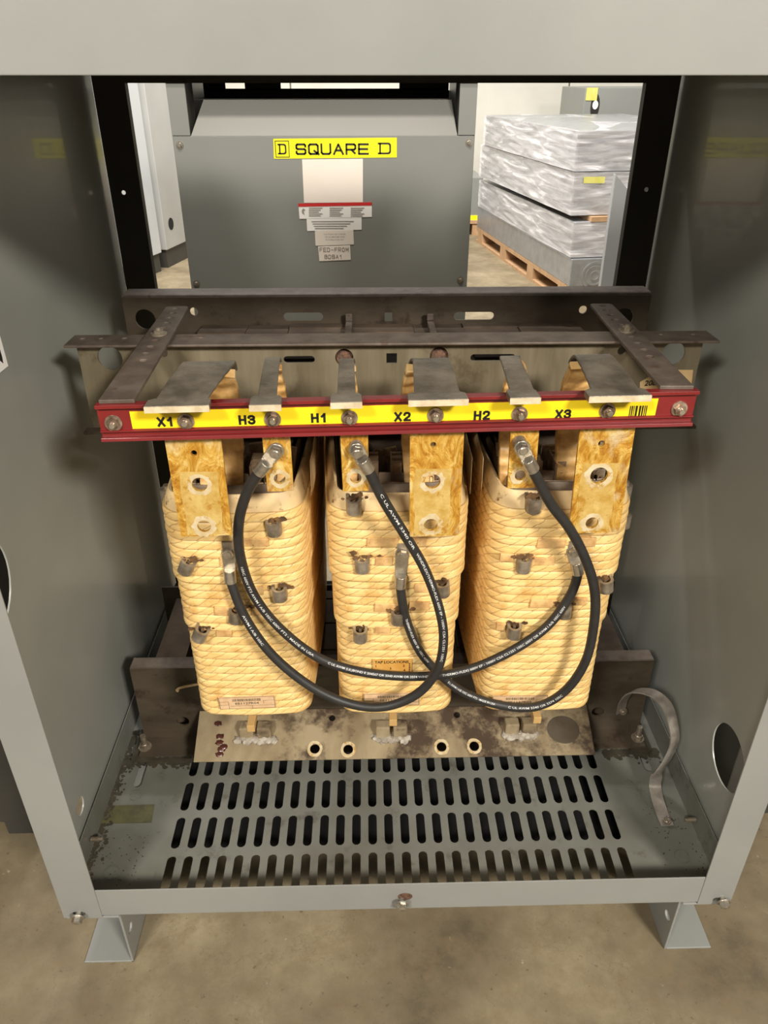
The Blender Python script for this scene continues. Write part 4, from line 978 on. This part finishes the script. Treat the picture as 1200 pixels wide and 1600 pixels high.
def crate(label, x0, x1, y0, y1, z0, z1, mk, film=True, name='equipment_box', extra=None):
    t_ = thing(name, (mc @ V(((x0+x1)/2, (y0+y1)/2, 0)))+V((0, 0, z0)), label, 'box', 'stacked boxes on the pallet')
    bm = nb(); box(bm, x0, x1, y0, y1, z0, z1, mc); obj('body', bm, mk, t_, bevel=.006)
    if film:
        bm = nb(); rr = random.Random(int(z0*100)); e = .012
        vs = box(bm, x0-e, x1+e, y0-e, y1+e, z0+.006, z1-.001)
        bmesh.ops.subdivide_edges(bm, edges=bm.edges, cuts=9, use_grid_fill=True)
        for v in bm.verts: v.co += V((rr.uniform(-1, 1), rr.uniform(-1, 1), rr.uniform(-.3, 1)))*.0018
        bmesh.ops.transform(bm, matrix=mc, verts=bm.verts); obj('stretch_film', bm, 'stretch_film', t_)
    return t_
b1 = crate('lowest long galvanized box with a round knockout on its end', 0, 1.2, 0, 2.3, -H+.13, za, 'galvanized', False)
kp = mc @ V((.17, -.002, (-H+.13+za)/2+.09))
for r_ in (.09, .065, .03): bm = nb(); holed(bm, circ(0, 0, r_, 28), [circ(0, 0, r_*.86, 28)], frame(mc @ V((.17, -.003, zat(903, 432, 5.0))), mc.to_3x3() @ V((1, 0, 0)), (0, 0, 1)), .003); obj('knockout_ring', bm, 'galvanized', b1)
crate('second film wrapped grey box above the lowest one', .0, 1.15, .02, 2.25, za+.001, zc-.03, 'galvanized')
cdb = thing('cardboard_sheet', (mc @ V((.5, .1, 0)))+V((0, 0, zc-.03)), 'tan cardboard sheet sandwiched between the grey boxes', 'cardboard')
bm = nb(); box(bm, .10, 1.15, .0, 1.3, zc-.029, zc+.0, mc); obj('sheet', bm, 'pallet_wood', cdb)
b3 = crate('third film wrapped box with a yellow sticker, resting on the cardboard', -.02, 1.15, .05, 2.2, zc+.001, zd-.01, 'galvanized')
bm = nb(); p = atY(928, 281, 5.03); box(bm, p.x-.065, p.x+.065, -.004, 0, -.018, .018, Matrix.Translation((p.x, 0, 0)) @ Matrix.Identity(4) if False else Matrix.Translation((0, p.y-.008, p.z)) @ Matrix.Rotation(0, 4, 'Z')); obj('yellow_sticker', bm, 'dull_yellow', b3)
b4 = crate('top film wrapped box of the stack', -.03, 1.15, .05, 2.1, zd-.009, ze, 'galvanized')
ub = thing('upper_cabinet', (2.6, 7.8, -.45), 'dark grey cabinet with yellow label behind the top of the stack', 'cabinet')
p0, p1 = atY(915, 137, 7.6), atY(1040, 195, 7.6)
bm = nb(); box(bm, p0.x, p0.x+2.2, 7.6, 8.5, -H, p0.z); obj('body', bm, 'cabinet_grey', ub, bevel=.005)
p = atY(925, 147, 7.59); bm = nb(); box(bm, p.x-.05, p.x+.05, 7.593, 7.599, p.z-.05, p.z+.05); obj('yellow_label', bm, 'dull_yellow', ub)
p = atY(930, 166, 7.59); bm = nb(); prism(bm, circ(0, 0, .04, 20, .10), frontframe((p.x, 7.597, p.z)), .004); hd = obj('door_handle', bm, 'black_ink', ub)
bm = nb(); prism(bm, circ(0, .01, .025, 16, .035), frontframe((p.x, 7.590, p.z)), .004); obj('handle_plate', bm, 'white_paper', hd)
# nearby pale panel with chamfered top corner, right
Yp = 3.0; q = panel_px([(962, 272), (986, 302), (1010, 330), (1010, 560), (934, 560), (938, 448)], Yp)
pn = thing('leaning_cover', (q[0][0], Yp, -H), 'pale grey cover panel with a chamfered top standing at the right rear', 'panel')
bm = nb(); q2 = [(a, c_) for a, c_ in q]; q2[3] = (q2[3][0], -H); q2[4] = (q2[5][0]-.0, -H); q2.pop(5)
q2 = [q[0], q[1], (q[1][0]+.03, q[1][1]-.05), (q[1][0]+.03, -H), (atY(940, 448, Yp).x, -H)]
prism(bm, q2[::-1], frontframe((0, Yp, 0)), .03); obj('sheet', bm, 'pale_cabinet', pn, bevel=.002)
# small unit on a pallet in the gap
sp_ = atZ(742, 385, -H); su = thing('small_cabinet', (sp_.x, 7.6, -H+.14), 'small grey cabinet with yellow label on a pallet in the gap', 'cabinet')
bm = nb(); box(bm, .62, 1.10, 7.6, 8.2, -H+.14, -1.05+.22, None); obj('body', bm, 'cabinet_grey', su, bevel=.004)
p = atY(742, 342, 7.59); bm = nb(); box(bm, p.x-.06, p.x+.06, 7.592, 7.6, p.z-.03, p.z+.03); obj('yellow_label', bm, 'logo_yellow', su)
bm = nb(); box(bm, .60, 1.12, 7.55, 8.3, -H+.11, -H+.138)
for x in (.62, .84, 1.02): box(bm, x, x+.08, 7.56, 8.28, -H, -H+.11)
obj('wooden_pallet', bm, 'pallet_wood', label='small wooden pallet under the small cabinet in the gap', cat='pallet')

# ============================ LIGHT AND CAMERA ===============================================
w = bpy.data.worlds.new('warehouse'); bpy.context.scene.world = w; w.use_nodes = True
bg = w.node_tree.nodes['Background']; wt = w.node_tree; wc = wt.nodes.new('ShaderNodeTexCoord'); ws = wt.nodes.new('ShaderNodeSeparateXYZ')
wt.links.new(wc.outputs['Generated'], ws.inputs[0]); wr = wt.nodes.new('ShaderNodeValToRGB'); wt.links.new(ws.outputs[2], wr.inputs[0])
wr.color_ramp.elements[0].position = 0; wr.color_ramp.elements[0].color = (.10, .095, .085, 1)
wr.color_ramp.elements[1].position = .55; wr.color_ramp.elements[1].color = (.85, .83, .78, 1)
e_ = wr.color_ramp.elements.new(.12); e_.color = (.34, .33, .30, 1)
wt.links.new(wr.outputs[0], bg.inputs[0]); bg.inputs[1].default_value = .42
def area(name, loc, tgt, sx_, sy_, power, col=(1, .94, .85)):
    l = bpy.data.lights.new(name, 'AREA'); l.shape = 'RECTANGLE'; l.size = sx_; l.size_y = sy_; l.energy = power; l.color = col
    o = bpy.data.objects.new(name, l); C.objects.link(o); o.location = V(loc)+V((0, 0, H)); o.rotation_euler = (V(tgt)-V(loc)).to_track_quat('-Z', 'Y').to_euler(); return o
area('high_bay_lamp', (1.9, -2.3, 1.75), (-.1, .9, -.9), .7, .4, 215)
area('high_bay_lamp', (-1.5, -2.1, 1.85), (.2, .9, -.9), .7, .4, 125)
area('high_bay_lamp', (-.2, 1.72, 1.9), (-.1, 2.9, -.6), 1.3, .3, 50)
area('high_bay_lamp', (-.5, 4.2, 3.5), (.3, 8.0, -.5), 2, .6, 620, (1, .97, .93))
cam = bpy.data.cameras.new('camera'); co = bpy.data.objects.new('camera', cam); C.objects.link(co)
cam.sensor_fit = 'VERTICAL'; cam.sensor_height = 36; cam.lens = F_PX/1600*36; cam.clip_start = .02
co.location = (0, 0, H); co.rotation_euler = Matrix((RT, UP, -FW)).transposed().to_euler()
sc = bpy.context.scene; sc.camera = co
sc.view_settings.view_transform = 'Standard'; sc.view_settings.look = 'None'; sc.view_settings.gamma = 1; sc.view_settings.exposure = .0
